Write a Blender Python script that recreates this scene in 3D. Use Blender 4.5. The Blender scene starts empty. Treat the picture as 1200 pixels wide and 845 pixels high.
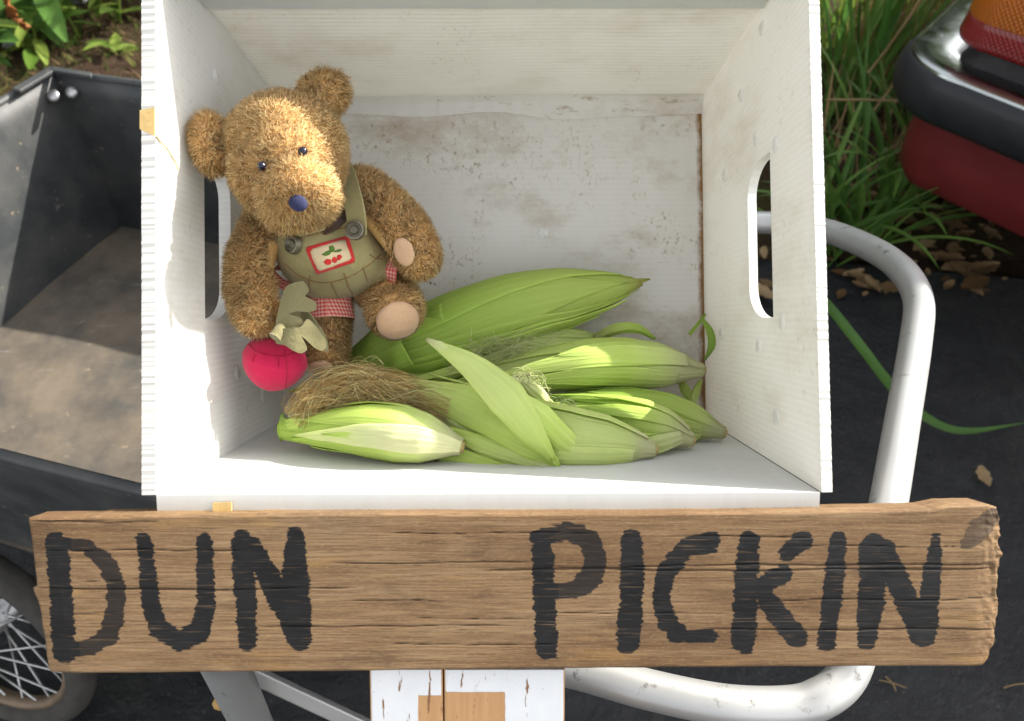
import bpy, bmesh, math, random
import numpy as np
from mathutils import Vector, Matrix
from mathutils.bvhtree import BVHTree

random.seed(7)
rng = np.random.default_rng(11)
scene = bpy.context.scene
COL = scene.collection

# ------------------------------------------------------------------ camera
PITCH = math.radians(47.0)
CAM_H = 1.30
cam_data = bpy.data.cameras.new('camera')
cam = bpy.data.objects.new('camera', cam_data)
COL.objects.link(cam)
cam.location = (0, 0, CAM_H)
cam.rotation_euler = (math.pi / 2 - PITCH, 0, 0)
cam_data.sensor_width = 36.0
cam_data.lens = 27.0
cam_data.clip_start = 0.02
cam_data.clip_end = 600
cam_data.dof.use_dof = True
cam_data.dof.focus_distance = 0.62
cam_data.dof.aperture_fstop = 8.0
scene.camera = cam

# ------------------------------------------------------------------ light
SP, CP = math.sin(PITCH), math.cos(PITCH)
AX_R = np.array([1.0, 0, 0])
AX_U = np.array([0, SP, CP])
AX_F = np.array([0, CP, -SP])
s_loc = np.array([0.745, 0.610, 0.130])           # towards the sun: right, up the crate, out of the crate
SUN = s_loc[0] * AX_R + s_loc[1] * AX_U - s_loc[2] * AX_F
SUN /= np.linalg.norm(SUN)
elev = math.asin(SUN[2]); azim = math.atan2(SUN[0], SUN[1])
world = bpy.data.worlds.new('World'); scene.world = world; world.use_nodes = True
wn = world.node_tree
bg = wn.nodes['Background']
sky = wn.nodes.new('ShaderNodeTexSky'); sky.sky_type = 'NISHITA'; sky.sun_disc = False
sky.sun_elevation = elev; sky.sun_rotation = azim
sky.air_density = 1.0; sky.dust_density = 2.0; sky.ozone_density = 0.6
hs_ = wn.nodes.new('ShaderNodeHueSaturation'); hs_.inputs['Saturation'].default_value = 0.15   # sky desaturated so its light stays neutral instead of blue
wn.links.new(sky.outputs[0], hs_.inputs['Color']); wn.links.new(hs_.outputs[0], bg.inputs[0]); bg.inputs[1].default_value = 0.15
sd = bpy.data.lights.new('sun', 'SUN'); sun = bpy.data.objects.new('sun', sd); COL.objects.link(sun)
sd.energy = 4.0; sd.angle = math.radians(0.55); sd.color = (1.0, 0.95, 0.86)
sun.rotation_euler = Vector(-SUN).to_track_quat('-Z', 'Y').to_euler()
sun.location = (3, 2, 4)
vs = scene.view_settings
vs.view_transform = 'Standard'; vs.look = 'None'; vs.gamma = 1; vs.use_curve_mapping = False
vs.exposure = 1.60

# ------------------------------------------------------------------ frames
FPX = 900.0
CAMP = np.array([0, 0, CAM_H])
def V(px, py, z):
    """a measured direction (pixels of the 1200x845 photograph) at z metres along the lens axis"""
    return CAMP + AX_R * ((px - 600) / FPX * z) + AX_U * ((422.5 - py) / FPX * z) + AX_F * z
def VH(px, py, h):
    """the same direction where it meets the height h"""
    z = (CAM_H - h) / (SP - (422.5 - py) / FPX * CP)
    return V(px, py, z)
def K(x, y, z):
    return CAMP + AX_R * x + AX_U * y + AX_F * z
def proj(p):
    d = np.asarray(p) - CAMP
    z = d @ AX_F
    return np.stack([600 + FPX * (d @ AX_R) / z, 422.5 - FPX * (d @ AX_U) / z, z], -1)
PXM = lambda px, z: px * z / FPX

# ------------------------------------------------------------------ object helpers
ORG = {}
def tag(o, label=None, cat=None, group=None, kind=None):
    if label: o['label'] = label
    if cat: o['category'] = cat
    if group: o['group'] = group
    if kind: o['kind'] = kind
    return o
def thing(name, base, label, cat, group=None):
    o = bpy.data.objects.new(name, None); COL.objects.link(o)
    o.empty_display_size = 0.05
    o.location = base; ORG[o.name] = np.array(base, float)
    return tag(o, label, cat, group)
def obj(name, verts, faces, mat, parent=None, smooth=True, base=None, pc=None, col=None, vn=None, sharp=None, attrs=None):
    """one mesh object from world-space vertices"""
    verts = np.asarray(verts, float)
    if parent is not None: org = ORG[parent.name]
    else: org = np.array(base if base is not None else verts.mean(0), float)
    me = bpy.data.meshes.new(name)
    me.from_pydata((verts - org).tolist(), [], faces if isinstance(faces, list) else faces.tolist())
    if smooth: me.polygons.foreach_set('use_smooth', [True] * len(me.polygons))
    if pc is not None:
        a = me.attributes.new('pc', 'FLOAT_VECTOR', 'POINT')
        a.data.foreach_set('vector', np.asarray(pc, np.float32).ravel())
    if col is not None:
        c = np.ones((len(verts), 4), np.float32); c[:, :3] = col
        a = me.attributes.new('col', 'FLOAT_COLOR', 'POINT')
        a.data.foreach_set('color', c.ravel())
    for k, v in (attrs or {}).items():
        a = me.attributes.new(k, 'FLOAT', 'POINT'); a.data.foreach_set('value', np.asarray(v, np.float32).ravel())
    me.update()
    if sharp: me.set_sharp_from_angle(angle=math.radians(sharp))
    if vn is not None: me.normals_split_custom_set_from_vertices(np.asarray(vn).tolist())
    o = bpy.data.objects.new(name, me); COL.objects.link(o)
    if mat: me.materials.append(mat)
    if parent is not None:
        o.parent = parent; ORG[o.name] = org
    else:
        o.location = org; ORG[o.name] = org
    return o
def grid(nu, nv, wu=False, wv=False, off=0):
    f = []
    for i in range(nu if wu else nu - 1):
        for j in range(nv if wv else nv - 1):
            i2, j2 = (i + 1) % nu, (j + 1) % nv
            f.append((off + i * nv + j, off + i2 * nv + j, off + i2 * nv + j2, off + i * nv + j2))
    return f
def merge(parts):
    vs_, fs, n = [], [], 0
    for v, f in parts:
        v = np.asarray(v, float); vs_.append(v)
        fs += [tuple(i + n for i in q) for q in f]; n += len(v)
    return np.concatenate(vs_), fs
def smooth_path(pts, n):
    pts = np.asarray(pts, float)
    p = np.vstack([2 * pts[0] - pts[1], pts, 2 * pts[-1] - pts[-2]])
    m = len(pts) - 1
    out = []
    for t in np.linspace(0, m, n):
        i = min(int(t), m - 1); u = t - i
        a, b, c, d = p[i:i + 4]
        out.append(0.5 * (2 * b + (c - a) * u + (2 * a - 5 * b + 4 * c - d) * u * u + (3 * b - a - 3 * c + d) * u ** 3))
    return np.array(out)
def frames(path, n0=None):
    t = np.gradient(path, axis=0); t /= np.linalg.norm(t, axis=1)[:, None] + 1e-12
    n = np.array(n0 if n0 is not None else (-AX_F), float)
    N = []
    for k in range(len(path)):
        n = n - t[k] * (n @ t[k]); n /= np.linalg.norm(n) + 1e-12; N.append(n.copy())
    N = np.array(N); B = np.cross(t, N)
    return t, N, B
def tube(path, r, seg=10, cap=True, n0=None):
    path = np.asarray(path, float); m = len(path)
    r = np.broadcast_to(np.asarray(r, float), (m,))
    t, N, B = frames(path, n0)
    a = np.linspace(0, 2 * math.pi, seg, endpoint=False)
    v = path[:, None] + r[:, None, None] * (np.cos(a)[None, :, None] * N[:, None] + np.sin(a)[None, :, None] * B[:, None])
    v = v.reshape(-1, 3); f = grid(m, seg, False, True)
    f = [q[::-1] for q in f]
    if cap:
        f.append(tuple(range(seg))); f.append(tuple(range((m - 1) * seg, m * seg))[::-1])
    return v, f
def ellipsoid(c, rx, ry, rz, R=None, nu=20, nv=14):
    th = np.linspace(0, math.pi, nv); ph = np.linspace(0, 2 * math.pi, nu, endpoint=False)
    v = [[0, 0, 1.0]]
    for t in th[1:-1]:
        for p in ph: v.append([math.sin(t) * math.cos(p), math.sin(t) * math.sin(p), math.cos(t)])
    v.append([0, 0, -1.0]); v = np.array(v) * [rx, ry, rz]
    if R is None: R = np.stack([AX_R, AX_U, -AX_F])          # rows: local axes in world
    v = v @ R + c
    f = []
    for j in range(nu): f.append((0, 1 + j, 1 + (j + 1) % nu))
    for i in range(nv - 3):
        for j in range(nu):
            a = 1 + i * nu + j; b = 1 + i * nu + (j + 1) % nu
            f.append((a, a + nu, b + nu, b))
    L = len(v) - 1
    for j in range(nu): f.append((L, L - nu + (j + 1) % nu, L - nu + j))
    return v, f
def roll(deg, tilt=0, yaw=0):
    """axes of the camera frame rolled (in the picture), tilted (about right) and yawed"""
    a, b, c = map(math.radians, (deg, tilt, yaw))
    Rz = np.array([[math.cos(a), math.sin(a), 0], [-math.sin(a), math.cos(a), 0], [0, 0, 1]])
    Rx = np.array([[1, 0, 0], [0, math.cos(b), math.sin(b)], [0, -math.sin(b), math.cos(b)]])
    Ry = np.array([[math.cos(c), 0, math.sin(c)], [0, 1, 0], [-math.sin(c), 0, math.cos(c)]])
    return (Rz @ Rx @ Ry) @ np.stack([AX_R, AX_U, -AX_F])
def slab(quad, t, nrm):
    q = np.asarray(quad, float); n = np.asarray(nrm, float); n = n / np.linalg.norm(n)
    v = np.vstack([q, q + n * t])
    f = [(0, 1, 2, 3), (7, 6, 5, 4)] + [((i + 1) % 4, i, i + 4, (i + 1) % 4 + 4) for i in range(4)]
    return v, f
def bevel(o, w=0.002, seg=2):
    bm = bmesh.new(); bm.from_mesh(o.data)
    bmesh.ops.recalc_face_normals(bm, faces=bm.faces[:])
    bmesh.ops.bevel(bm, geom=[e for e in bm.edges if len(e.link_faces) == 2 and e.calc_face_angle(0) > 0.5], offset=w, segments=seg, affect='EDGES', profile=0.5)
    bm.to_mesh(o.data); bm.free()
    return o
def fixn(o):
    bm = bmesh.new(); bm.from_mesh(o.data); bmesh.ops.recalc_face_normals(bm, faces=bm.faces[:]); bm.to_mesh(o.data); bm.free(); return o

_lat = rng.random((256, 256))
def vnoise(x, y):
    x = np.asarray(x, float); y = np.asarray(y, float)
    xi = np.floor(x).astype(int); yi = np.floor(y).astype(int); fx = x - xi; fy = y - yi
    fx = fx * fx * (3 - 2 * fx); fy = fy * fy * (3 - 2 * fy)
    g = lambda i, j: _lat[i % 256, j % 256]
    return (g(xi, yi) * (1 - fx) + g(xi + 1, yi) * fx) * (1 - fy) + (g(xi, yi + 1) * (1 - fx) + g(xi + 1, yi + 1) * fx) * fy
def fbm(x, y, o=4):
    s, a, t = 0, 0.5, 0
    for k in range(o):
        s = s + a * vnoise(x * 2 ** k + 17.3 * k, y * 2 ** k + 5.1 * k); t += a; a *= 0.5
    return s / t

# ------------------------------------------------------------------ material helpers
def newmat(name):
    m = bpy.data.materials.new(name); m.use_nodes = True
    nt = m.node_tree; nt.nodes.clear()
    return m, nt
def nd(nt, t, inp=None, **props):
    n = nt.nodes.new('ShaderNode' + t)
    for k, v in props.items(): setattr(n, k, v)
    for k, v in (inp or {}).items():
        s = n.inputs[k]
        if isinstance(v, bpy.types.NodeSocket): nt.links.new(v, s)
        else: s.default_value = v
    return n
def rgba(c): return (c[0], c[1], c[2], 1.0)
def mix(nt, f, a, b, mode='MIX'):
    n = nt.nodes.new('ShaderNodeMix'); n.data_type = 'RGBA'; n.blend_type = mode
    for s, v in ((n.inputs[0], f), (n.inputs[6], a), (n.inputs[7], b)):
        if isinstance(v, bpy.types.NodeSocket): nt.links.new(v, s)
        else: s.default_value = v if not isinstance(v, (tuple, list)) else rgba(v)
    return n.outputs[2]
def ramp(nt, f, stops):
    n = nt.nodes.new('ShaderNodeValToRGB'); nt.links.new(f, n.inputs[0])
    e = n.color_ramp.elements
    while len(e) < len(stops): e.new(0.5)
    for k, (p, c) in enumerate(stops):
        e[k].position = p; e[k].color = rgba(c) if isinstance(c, (tuple, list)) else (c, c, c, 1)
    return n.outputs[0]
def math_(nt, op, a, b=0.0, c=0.0):
    n = nt.nodes.new('ShaderNodeMath'); n.operation = op
    for k, v in enumerate((a, b, c)):
        if isinstance(v, bpy.types.NodeSocket): nt.links.new(v, n.inputs[k])
        else: n.inputs[k].default_value = v
    return n.outputs[0]
def noise(nt, vec, scale, detail=4, rough=0.55, dist=0.0):
    n = nd(nt, 'TexNoise', {'Scale': scale, 'Detail': detail, 'Roughness': rough, 'Distortion': dist})
    if vec is not None: nt.links.new(vec, n.inputs['Vector'])
    return n.outputs[0]
def mapping(nt, vec, scale, loc=(0, 0, 0), rot=(0, 0, 0)):
    n = nd(nt, 'Mapping', {'Scale': scale, 'Location': loc, 'Rotation': rot}); nt.links.new(vec, n.inputs[0]); return n.outputs[0]
def attr(nt, name): return nd(nt, 'Attribute', attribute_name=name)
def objco(nt): return nd(nt, 'TexCoord').outputs['Object']
def bump(nt, h, strength, dist):
    n = nd(nt, 'Bump', {'Strength': strength, 'Distance': dist, 'Height': h}); return n.outputs[0]
def finish(nt, color, rough, normal=None, metallic=0.0, spec=0.5, trans=0.0, tcol=None, extra=None):
    inp = {'Roughness': rough, 'Metallic': metallic, 'Specular IOR Level': spec}
    b = nd(nt, 'BsdfPrincipled', inp)
    if isinstance(color, bpy.types.NodeSocket): nt.links.new(color, b.inputs['Base Color'])
    else: b.inputs['Base Color'].default_value = rgba(color)
    if normal is not None: nt.links.new(normal, b.inputs['Normal'])
    for k, v in (extra or {}).items(): b.inputs[k].default_value = v
    out = nd(nt, 'OutputMaterial'); sh = b.outputs[0]
    if trans > 0:
        t = nd(nt, 'BsdfTranslucent')
        tc = tcol if tcol is not None else color
        if isinstance(tc, bpy.types.NodeSocket): nt.links.new(tc, t.inputs[0])
        else: t.inputs[0].default_value = rgba(tc)
        mx = nd(nt, 'MixShader', {0: trans}); nt.links.new(sh, mx.inputs[1]); nt.links.new(t.outputs[0], mx.inputs[2]); sh = mx.outputs[0]
    nt.links.new(sh, out.inputs[0])
    return b
def simple(name, color, rough=0.5, metallic=0.0, spec=0.5, var=0.15, nscale=40, bumpd=0.0, trans=0.0, extra=None):
    m, nt = newmat(name); oc = objco(nt)
    n = noise(nt, oc, nscale, 5)
    c = mix(nt, n, [x * (1 - var) for x in color], [min(1, x * (1 + var)) for x in color])
    nb = bump(nt, noise(nt, oc, nscale * 4, 3), 0.5, bumpd) if bumpd else None
    r = ramp(nt, n, [(0.3, max(0.02, rough - 0.08)), (0.7, min(1, rough + 0.08))])
    b = finish(nt, c, 0.5, nb, metallic, spec, trans, extra=extra); nt.links.new(r, b.inputs['Roughness'])
    return m

# --- crate plastic: pc = (across the flutes, along the flutes) in metres, z = distance to the stained edge
def crate_mat(name, dirt=0.3, edge=False, flute=1.0, base=(0.76, 0.755, 0.725)):
    m, nt = newmat(name); pc = attr(nt, 'pc').outputs['Vector']
    sx = nd(nt, 'SeparateXYZ', {0: pc})
    w = math_(nt, 'SINE', math_(nt, 'MULTIPLY', sx.outputs[0], 2 * math.pi / 0.0052))
    wob = noise(nt, pc, 9, 2)
    fl = math_(nt, 'MULTIPLY_ADD', w, 0.5, 0.5)
    fl = math_(nt, 'MULTIPLY', fl, wob)
    c = mix(nt, math_(nt, 'MULTIPLY', fl, 0.42 * flute), base, [x * 0.80 for x in base])
    big = ramp(nt, noise(nt, pc, 7, 6, 0.65), [(0.42, 0.0), (0.72, 1.0)])
    c = mix(nt, math_(nt, 'MULTIPLY', big, 0.20 * dirt + 0.06), c, (0.54, 0.50, 0.42))
    # rusty speckle that sits in patches
    patch = ramp(nt, noise(nt, pc, 13, 3), [(0.50, 0.0), (0.66, 1.0)])
    spk = ramp(nt, noise(nt, pc, 150, 6, 0.75), [(0.55, 0.0), (0.66, 0.8)])
    k = math_(nt, 'MULTIPLY', math_(nt, 'MULTIPLY', patch, spk), dirt)
    c = mix(nt, k, c, (0.30, 0.19, 0.09))
    sm = ramp(nt, noise(nt, mapping(nt, pc, (16, 9, 1), (4, 2, 0)), 1.0, 7, 0.72), [(0.50, 0.0), (0.70, 1.0)])
    c = mix(nt, math_(nt, 'MULTIPLY', sm, 0.60 * dirt), c, (0.40, 0.29, 0.17))
    # lone dark flecks
    vo = nd(nt, 'TexVoronoi', {'Vector': pc, 'Scale': 60.0})
    vm = math_(nt, 'LESS_THAN', vo.outputs['Distance'], math_(nt, 'MULTIPLY', noise(nt, pc, 25, 2), 0.055))
    keep = math_(nt, 'GREATER_THAN', nd(nt, 'SeparateColor', {0: vo.outputs['Color']}).outputs[0], 0.72)
    c = mix(nt, math_(nt, 'MULTIPLY', math_(nt, 'MULTIPLY', vm, keep), 0.8), c, (0.10, 0.07, 0.045))
    # long scuffs across the panel
    sc = ramp(nt, noise(nt, mapping(nt, pc, (420, 22, 1)), 1.0, 4, 0.6), [(0.64, 0.0), (0.72, 1.0)])
    scm = ramp(nt, noise(nt, pc, 11, 2), [(0.52, 0.0), (0.68, 1.0)])
    c = mix(nt, math_(nt, 'MULTIPLY', math_(nt, 'MULTIPLY', sc, scm), 0.30 + 0.3 * dirt), c, (0.33, 0.29, 0.22))
    if edge:
        e = nd(nt, 'MapRange', {'Value': sx.outputs[2], 'From Min': 0.0065, 'From Max': 0.019, 'To Min': 1.0, 'To Max': 0.0})
        en = math_(nt, 'MULTIPLY', e.outputs[0], math_(nt, 'ADD', noise(nt, pc, 45, 5, 0.7), 0.12))
        ek = ramp(nt, en, [(0.26, 0.0), (0.50, 1.0)])
        c = mix(nt, ek, c, mix(nt, noise(nt, pc, 300, 2), (0.16, 0.075, 0.02), (0.36, 0.20, 0.07)))
    nb = bump(nt, math_(nt, 'ADD', math_(nt, 'MULTIPLY', fl, flute), math_(nt, 'MULTIPLY', noise(nt, pc, 50, 4), 0.8)), 0.35, 0.0009)
    finish(nt, c, 0.42, nb, spec=0.35, trans=0.27, tcol=mix(nt, 1.0, c, (1.0, 0.985, 0.95), 'MULTIPLY'))
    return m
M_CRATE = crate_mat('white_fluted_plastic', 0.45)
M_CRATE_FLOOR = crate_mat('white_fluted_plastic_stained', 1.0, True, 0.5, (0.79, 0.77, 0.725))
M_CRATE_SMOOTH = crate_mat('white_plastic_flap', 0.15, False, 0.15, (0.72, 0.73, 0.71))
M_WELD = simple('pressed_weld', (0.90, 0.895, 0.875), 0.3, var=0.03, trans=0.45)
M_TAPE = simple('old_yellow_tape', (0.52, 0.36, 0.14), 0.4, var=0.35, nscale=120, bumpd=0.0004)

def fur_mat():
    m, nt = newmat('golden_brown_plush'); c = attr(nt, 'col').outputs['Color']
    finish(nt, c, 0.75, None, spec=0.12, trans=0.42, tcol=mix(nt, 0.4, c, (0.92, 0.60, 0.26)))
    return m
M_FUR = fur_mat()
M_SKIN = simple('plush_backing', (0.70, 0.43, 0.17), 0.95, spec=0.05, var=0.3, nscale=90)
def cloth_mat(name, color, var=0.12, weave=2600, gingham=None):
    m, nt = newmat(name); oc = objco(nt)
    c = mix(nt, noise(nt, oc, 35, 5), [x * (1 - var) for x in color], [min(1, x * (1 + var)) for x in color])
    th = noise(nt, mapping(nt, oc, (1.0, 1.0, 0.25)), weave * 0.35, 2)
    c = mix(nt, math_(nt, 'MULTIPLY', th, 0.5), c, [x * 0.55 for x in color])
    if gingham:
        pc = attr(nt, 'pc').outputs['Vector']; s = nd(nt, 'SeparateXYZ', {0: pc})
        k = 2 * math.pi / 0.0032
        a = math_(nt, 'GREATER_THAN', math_(nt, 'SINE', math_(nt, 'MULTIPLY', s.outputs[0], k)), 0.0)
        b = math_(nt, 'GREATER_THAN', math_(nt, 'SINE', math_(nt, 'MULTIPLY', s.outputs[1], k)), 0.0)
        c = mix(nt, math_(nt, 'MULTIPLY', math_(nt, 'ADD', a, b), 0.5), (0.66, 0.40, 0.32), (0.50, 0.035, 0.035))
    nb = bump(nt, math_(nt, 'ADD', math_(nt, 'MULTIPLY', noise(nt, oc, 45, 3, 0.5, 0.6), 2.5), math_(nt, 'MULTIPLY', th, 0.25)), 0.55, 0.0016)
    finish(nt, c, 0.9, nb, spec=0.08, extra={'Sheen Weight': 0.15})
    return m
M_OLIVE = cloth_mat('olive_twill', (0.285, 0.25, 0.115))
M_FELT = cloth_mat('olive_felt', (0.20, 0.18, 0.09), 0.2)
M_GING = cloth_mat('red_gingham', (0.5, 0.1, 0.08), gingham=True)
M_CREAM = cloth_mat('cream_canvas', (0.62, 0.50, 0.31))
M_REDTRIM = cloth_mat('red_trim', (0.55, 0.035, 0.03))
M_CRIMSON = cloth_mat('crimson_fabric', (0.46, 0.014, 0.062), 0.15)
M_CRIMSEAM = cloth_mat('crimson_seam', (0.34, 0.006, 0.035), 0.1)
M_STITCH = cloth_mat('rust_stitch', (0.215, 0.115, 0.045))
M_GREENTHREAD = cloth_mat('green_thread', (0.09, 0.17, 0.03))
M_SUEDE = cloth_mat('pale_suede', (0.56, 0.36, 0.22), 0.06)
M_RIBBON = simple('dark_ribbon', (0.045, 0.022, 0.012), 0.5, var=0.3, nscale=90)
M_NOSE = simple('navy_thread', (0.014, 0.017, 0.060), 0.85, var=0.35, nscale=300, bumpd=0.0006)
M_EYE = simple('glass_bead', (0.006, 0.007, 0.018), 0.08, var=0.1)
M_BUTTON = simple('pewter_button', (0.17, 0.155, 0.115), 0.38, metallic=0.7, var=0.4, nscale=300, bumpd=0.0006)

def husk_mat():
    m, nt = newmat('corn_husk'); pc = attr(nt, 'pc').outputs['Vector']; col = attr(nt, 'col').outputs['Color']
    ve = noise(nt, mapping(nt, pc, (9, 430, 1)), 1.0, 3, 0.6)
    vf = noise(nt, mapping(nt, pc, (18, 1100, 1)), 1.0, 2, 0.5)
    c = mix(nt, ramp(nt, ve, [(0.28, 0.0), (0.74, 1.0)]), mix(nt, 0.20, col, (0.16, 0.30, 0.02)), mix(nt, 0.22, col, (0.72, 0.79, 0.32)))
    c = mix(nt, math_(nt, 'MULTIPLY', vf, 0.35), c, mix(nt, 0.5, c, (0.60, 0.66, 0.30)))
    blot = ramp(nt, noise(nt, pc, 26, 4, 0.6), [(0.35, 0.0), (0.75, 1.0)])
    c = mix(nt, math_(nt, 'MULTIPLY', blot, 0.35), c, mix(nt, 0.5, c, (0.28, 0.43, 0.05)))
    br = ramp(nt, noise(nt, mapping(nt, pc, (60, 230, 1)), 1.0, 5, 0.7), [(0.66, 0.0), (0.78, 1.0)])
    c = mix(nt, math_(nt, 'MULTIPLY', br, 0.55), c, (0.26, 0.18, 0.05))
    nb = bump(nt, math_(nt, 'ADD', math_(nt, 'MULTIPLY', ve, 1.0), math_(nt, 'MULTIPLY', vf, 0.6)), 0.65, 0.0011)
    finish(nt, c, 0.46, nb, spec=0.30, trans=0.38, tcol=mix(nt, 0.4, c, (0.62, 0.76, 0.10)))
    return m
M_HUSK = husk_mat()
def silk_mat():
    m, nt = newmat('corn_silk'); finish(nt, attr(nt, 'col').outputs['Color'], 0.6, spec=0.2, trans=0.35); return m
M_SILK = silk_mat()
M_STEMCUT = simple('cut_corn_stem', (0.42, 0.30, 0.12), 0.8, var=0.5, nscale=300, bumpd=0.001)

def board_mat():
    m, nt = newmat('weathered_board'); pc = attr(nt, 'pc').outputs['Vector']
    ds = nd(nt, 'VectorMath', {0: pc, 1: (0, 0, 0)}, operation='ADD').outputs[0]
    big = noise(nt, mapping(nt, ds, (3.5, 17, 1)), 1.0, 6, 0.65, 1.2)
    med = noise(nt, mapping(nt, ds, (7, 210, 1)), 1.0, 6, 0.7, 0.6)
    fine = noise(nt, mapping(nt, ds, (30, 900, 1)), 1.0, 4, 0.7)
    c = ramp(nt, big, [(0.26, (0.092, 0.048, 0.022)), (0.42, (0.175, 0.104, 0.052)), (0.58, (0.228, 0.146, 0.078)), (0.78, (0.215, 0.155, 0.100))])
    c = mix(nt, ramp(nt, med, [(0.34, 0.6), (0.52, 0.0)]), c, (0.115, 0.064, 0.031))
    c = mix(nt, ramp(nt, med, [(0.55, 0.0), (0.78, 0.65)]), c, (0.300, 0.212, 0.118))
    c = mix(nt, ramp(nt, fine, [(0.40, 0.6), (0.55, 0.0)]), c, (0.085, 0.047, 0.023))
    st = ramp(nt, noise(nt, mapping(nt, ds, (9, 26, 1)), 1.0, 6, 0.65), [(0.54, 0.0), (0.70, 1.0)])
    c = mix(nt, math_(nt, 'MULTIPLY', st, 0.85), c, (0.070, 0.040, 0.024))
    gold = ramp(nt, noise(nt, mapping(nt, ds, (9, 45, 1), (3, 7, 0)), 1.0, 3), [(0.60, 0.0), (0.74, 1.0)])
    c = mix(nt, math_(nt, 'MULTIPLY', gold, 0.5), c, (0.30, 0.17, 0.055))
    chk = ramp(nt, noise(nt, mapping(nt, ds, (34, 640, 1), (2, 5, 0)), 1.0, 5, 0.7), [(0.60, 0.0), (0.66, 0.85)])
    c = mix(nt, chk, c, (0.060, 0.033, 0.018))
    spk_ = noise(nt, mapping(nt, ds, (260, 900, 1)), 1.0, 3, 0.7)
    c = mix(nt, ramp(nt, spk_, [(0.52, 0.0), (0.70, 0.45)]), c, (0.275, 0.195, 0.105))
    cr = attr(nt, 'crack').outputs['Fac']
    c = mix(nt, cr, c, (0.020, 0.011, 0.007))
    # black brushed paint: 'paint' is the distance to the stroke's edge in mm, broken along the grain
    pa = attr(nt, 'paint').outputs['Fac']
    rag = math_(nt, 'MULTIPLY_ADD', noise(nt, mapping(nt, ds, (70, 700, 1)), 1.0, 4, 0.65), 4.4, -2.2)
    pe = math_(nt, 'ADD', pa, rag)
    k = ramp(nt, math_(nt, 'MULTIPLY_ADD', pe, 0.5, 0.5), [(0.38, 0.0), (0.60, 1.0)])
    dry = ramp(nt, noise(nt, mapping(nt, ds, (26, 1000, 1)), 1.0, 4, 0.65), [(0.29, 0.25), (0.41, 1.0)])
    fade = attr(nt, 'fade').outputs['Fac']
    k = math_(nt, 'MULTIPLY', math_(nt, 'MULTIPLY', k, dry), fade)
    paint = mix(nt, ramp(nt, noise(nt, mapping(nt, ds, (30, 60, 1)), 1.0, 4), [(0.3, 0.0), (0.7, 1.0)]), (0.004, 0.004, 0.0042), (0.011, 0.0108, 0.011))
    c = mix(nt, k, c, paint)
    h = math_(nt, 'ADD', math_(nt, 'ADD', math_(nt, 'MULTIPLY', fine, 1.0), math_(nt, 'MULTIPLY', med, 1.2)), math_(nt, 'MULTIPLY', chk, -1.0))
    nb = bump(nt, h, 0.40, 0.0009)
    b = finish(nt, c, 0.85, nb, spec=0.2)
    nt.links.new(math_(nt, 'MULTIPLY_ADD', k, -0.28, 0.86), b.inputs['Roughness'])
    return m
M_BOARD = board_mat()
def post_mat():
    m, nt = newmat('flaking_white_paint'); pc = attr(nt, 'pc').outputs['Vector']
    wood = mix(nt, noise(nt, mapping(nt, pc, (260, 12, 1)), 1.0, 4), (0.42, 0.21, 0.085), (0.60, 0.36, 0.17))
    fl = ramp(nt, noise(nt, mapping(nt, pc, (190, 26, 1)), 1.0, 4, 0.65), [(0.615, 0.0), (0.64, 1.0)])
    bare = attr(nt, 'bare').outputs['Fac']
    bk = ramp(nt, math_(nt, 'ADD', bare, math_(nt, 'MULTIPLY_ADD', noise(nt, pc, 160, 3), 0.24, -0.12)), [(0.46, 0.0), (0.54, 1.0)])
    white = mix(nt, noise(nt, pc, 60, 5), (0.68, 0.69, 0.70), (0.78, 0.78, 0.78))
    sp = ramp(nt, noise(nt, pc, 420, 3, 0.7), [(0.66, 0.0), (0.70, 1.0)])
    white = mix(nt, math_(nt, 'MULTIPLY', sp, 0.5), white, (0.22, 0.17, 0.13))
    k = math_(nt, 'MAXIMUM', fl, bk)
    c = mix(nt, k, white, mix(nt, math_(nt, 'MULTIPLY', fl, 0.8), wood, (0.17, 0.075, 0.035)))
    nb = bump(nt, math_(nt, 'MULTIPLY_ADD', k, -1.0, 1.0), 0.6, 0.0007)
    finish(nt, c, 0.6, nb, spec=0.3)
    return m
M_POST = post_mat()

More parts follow.
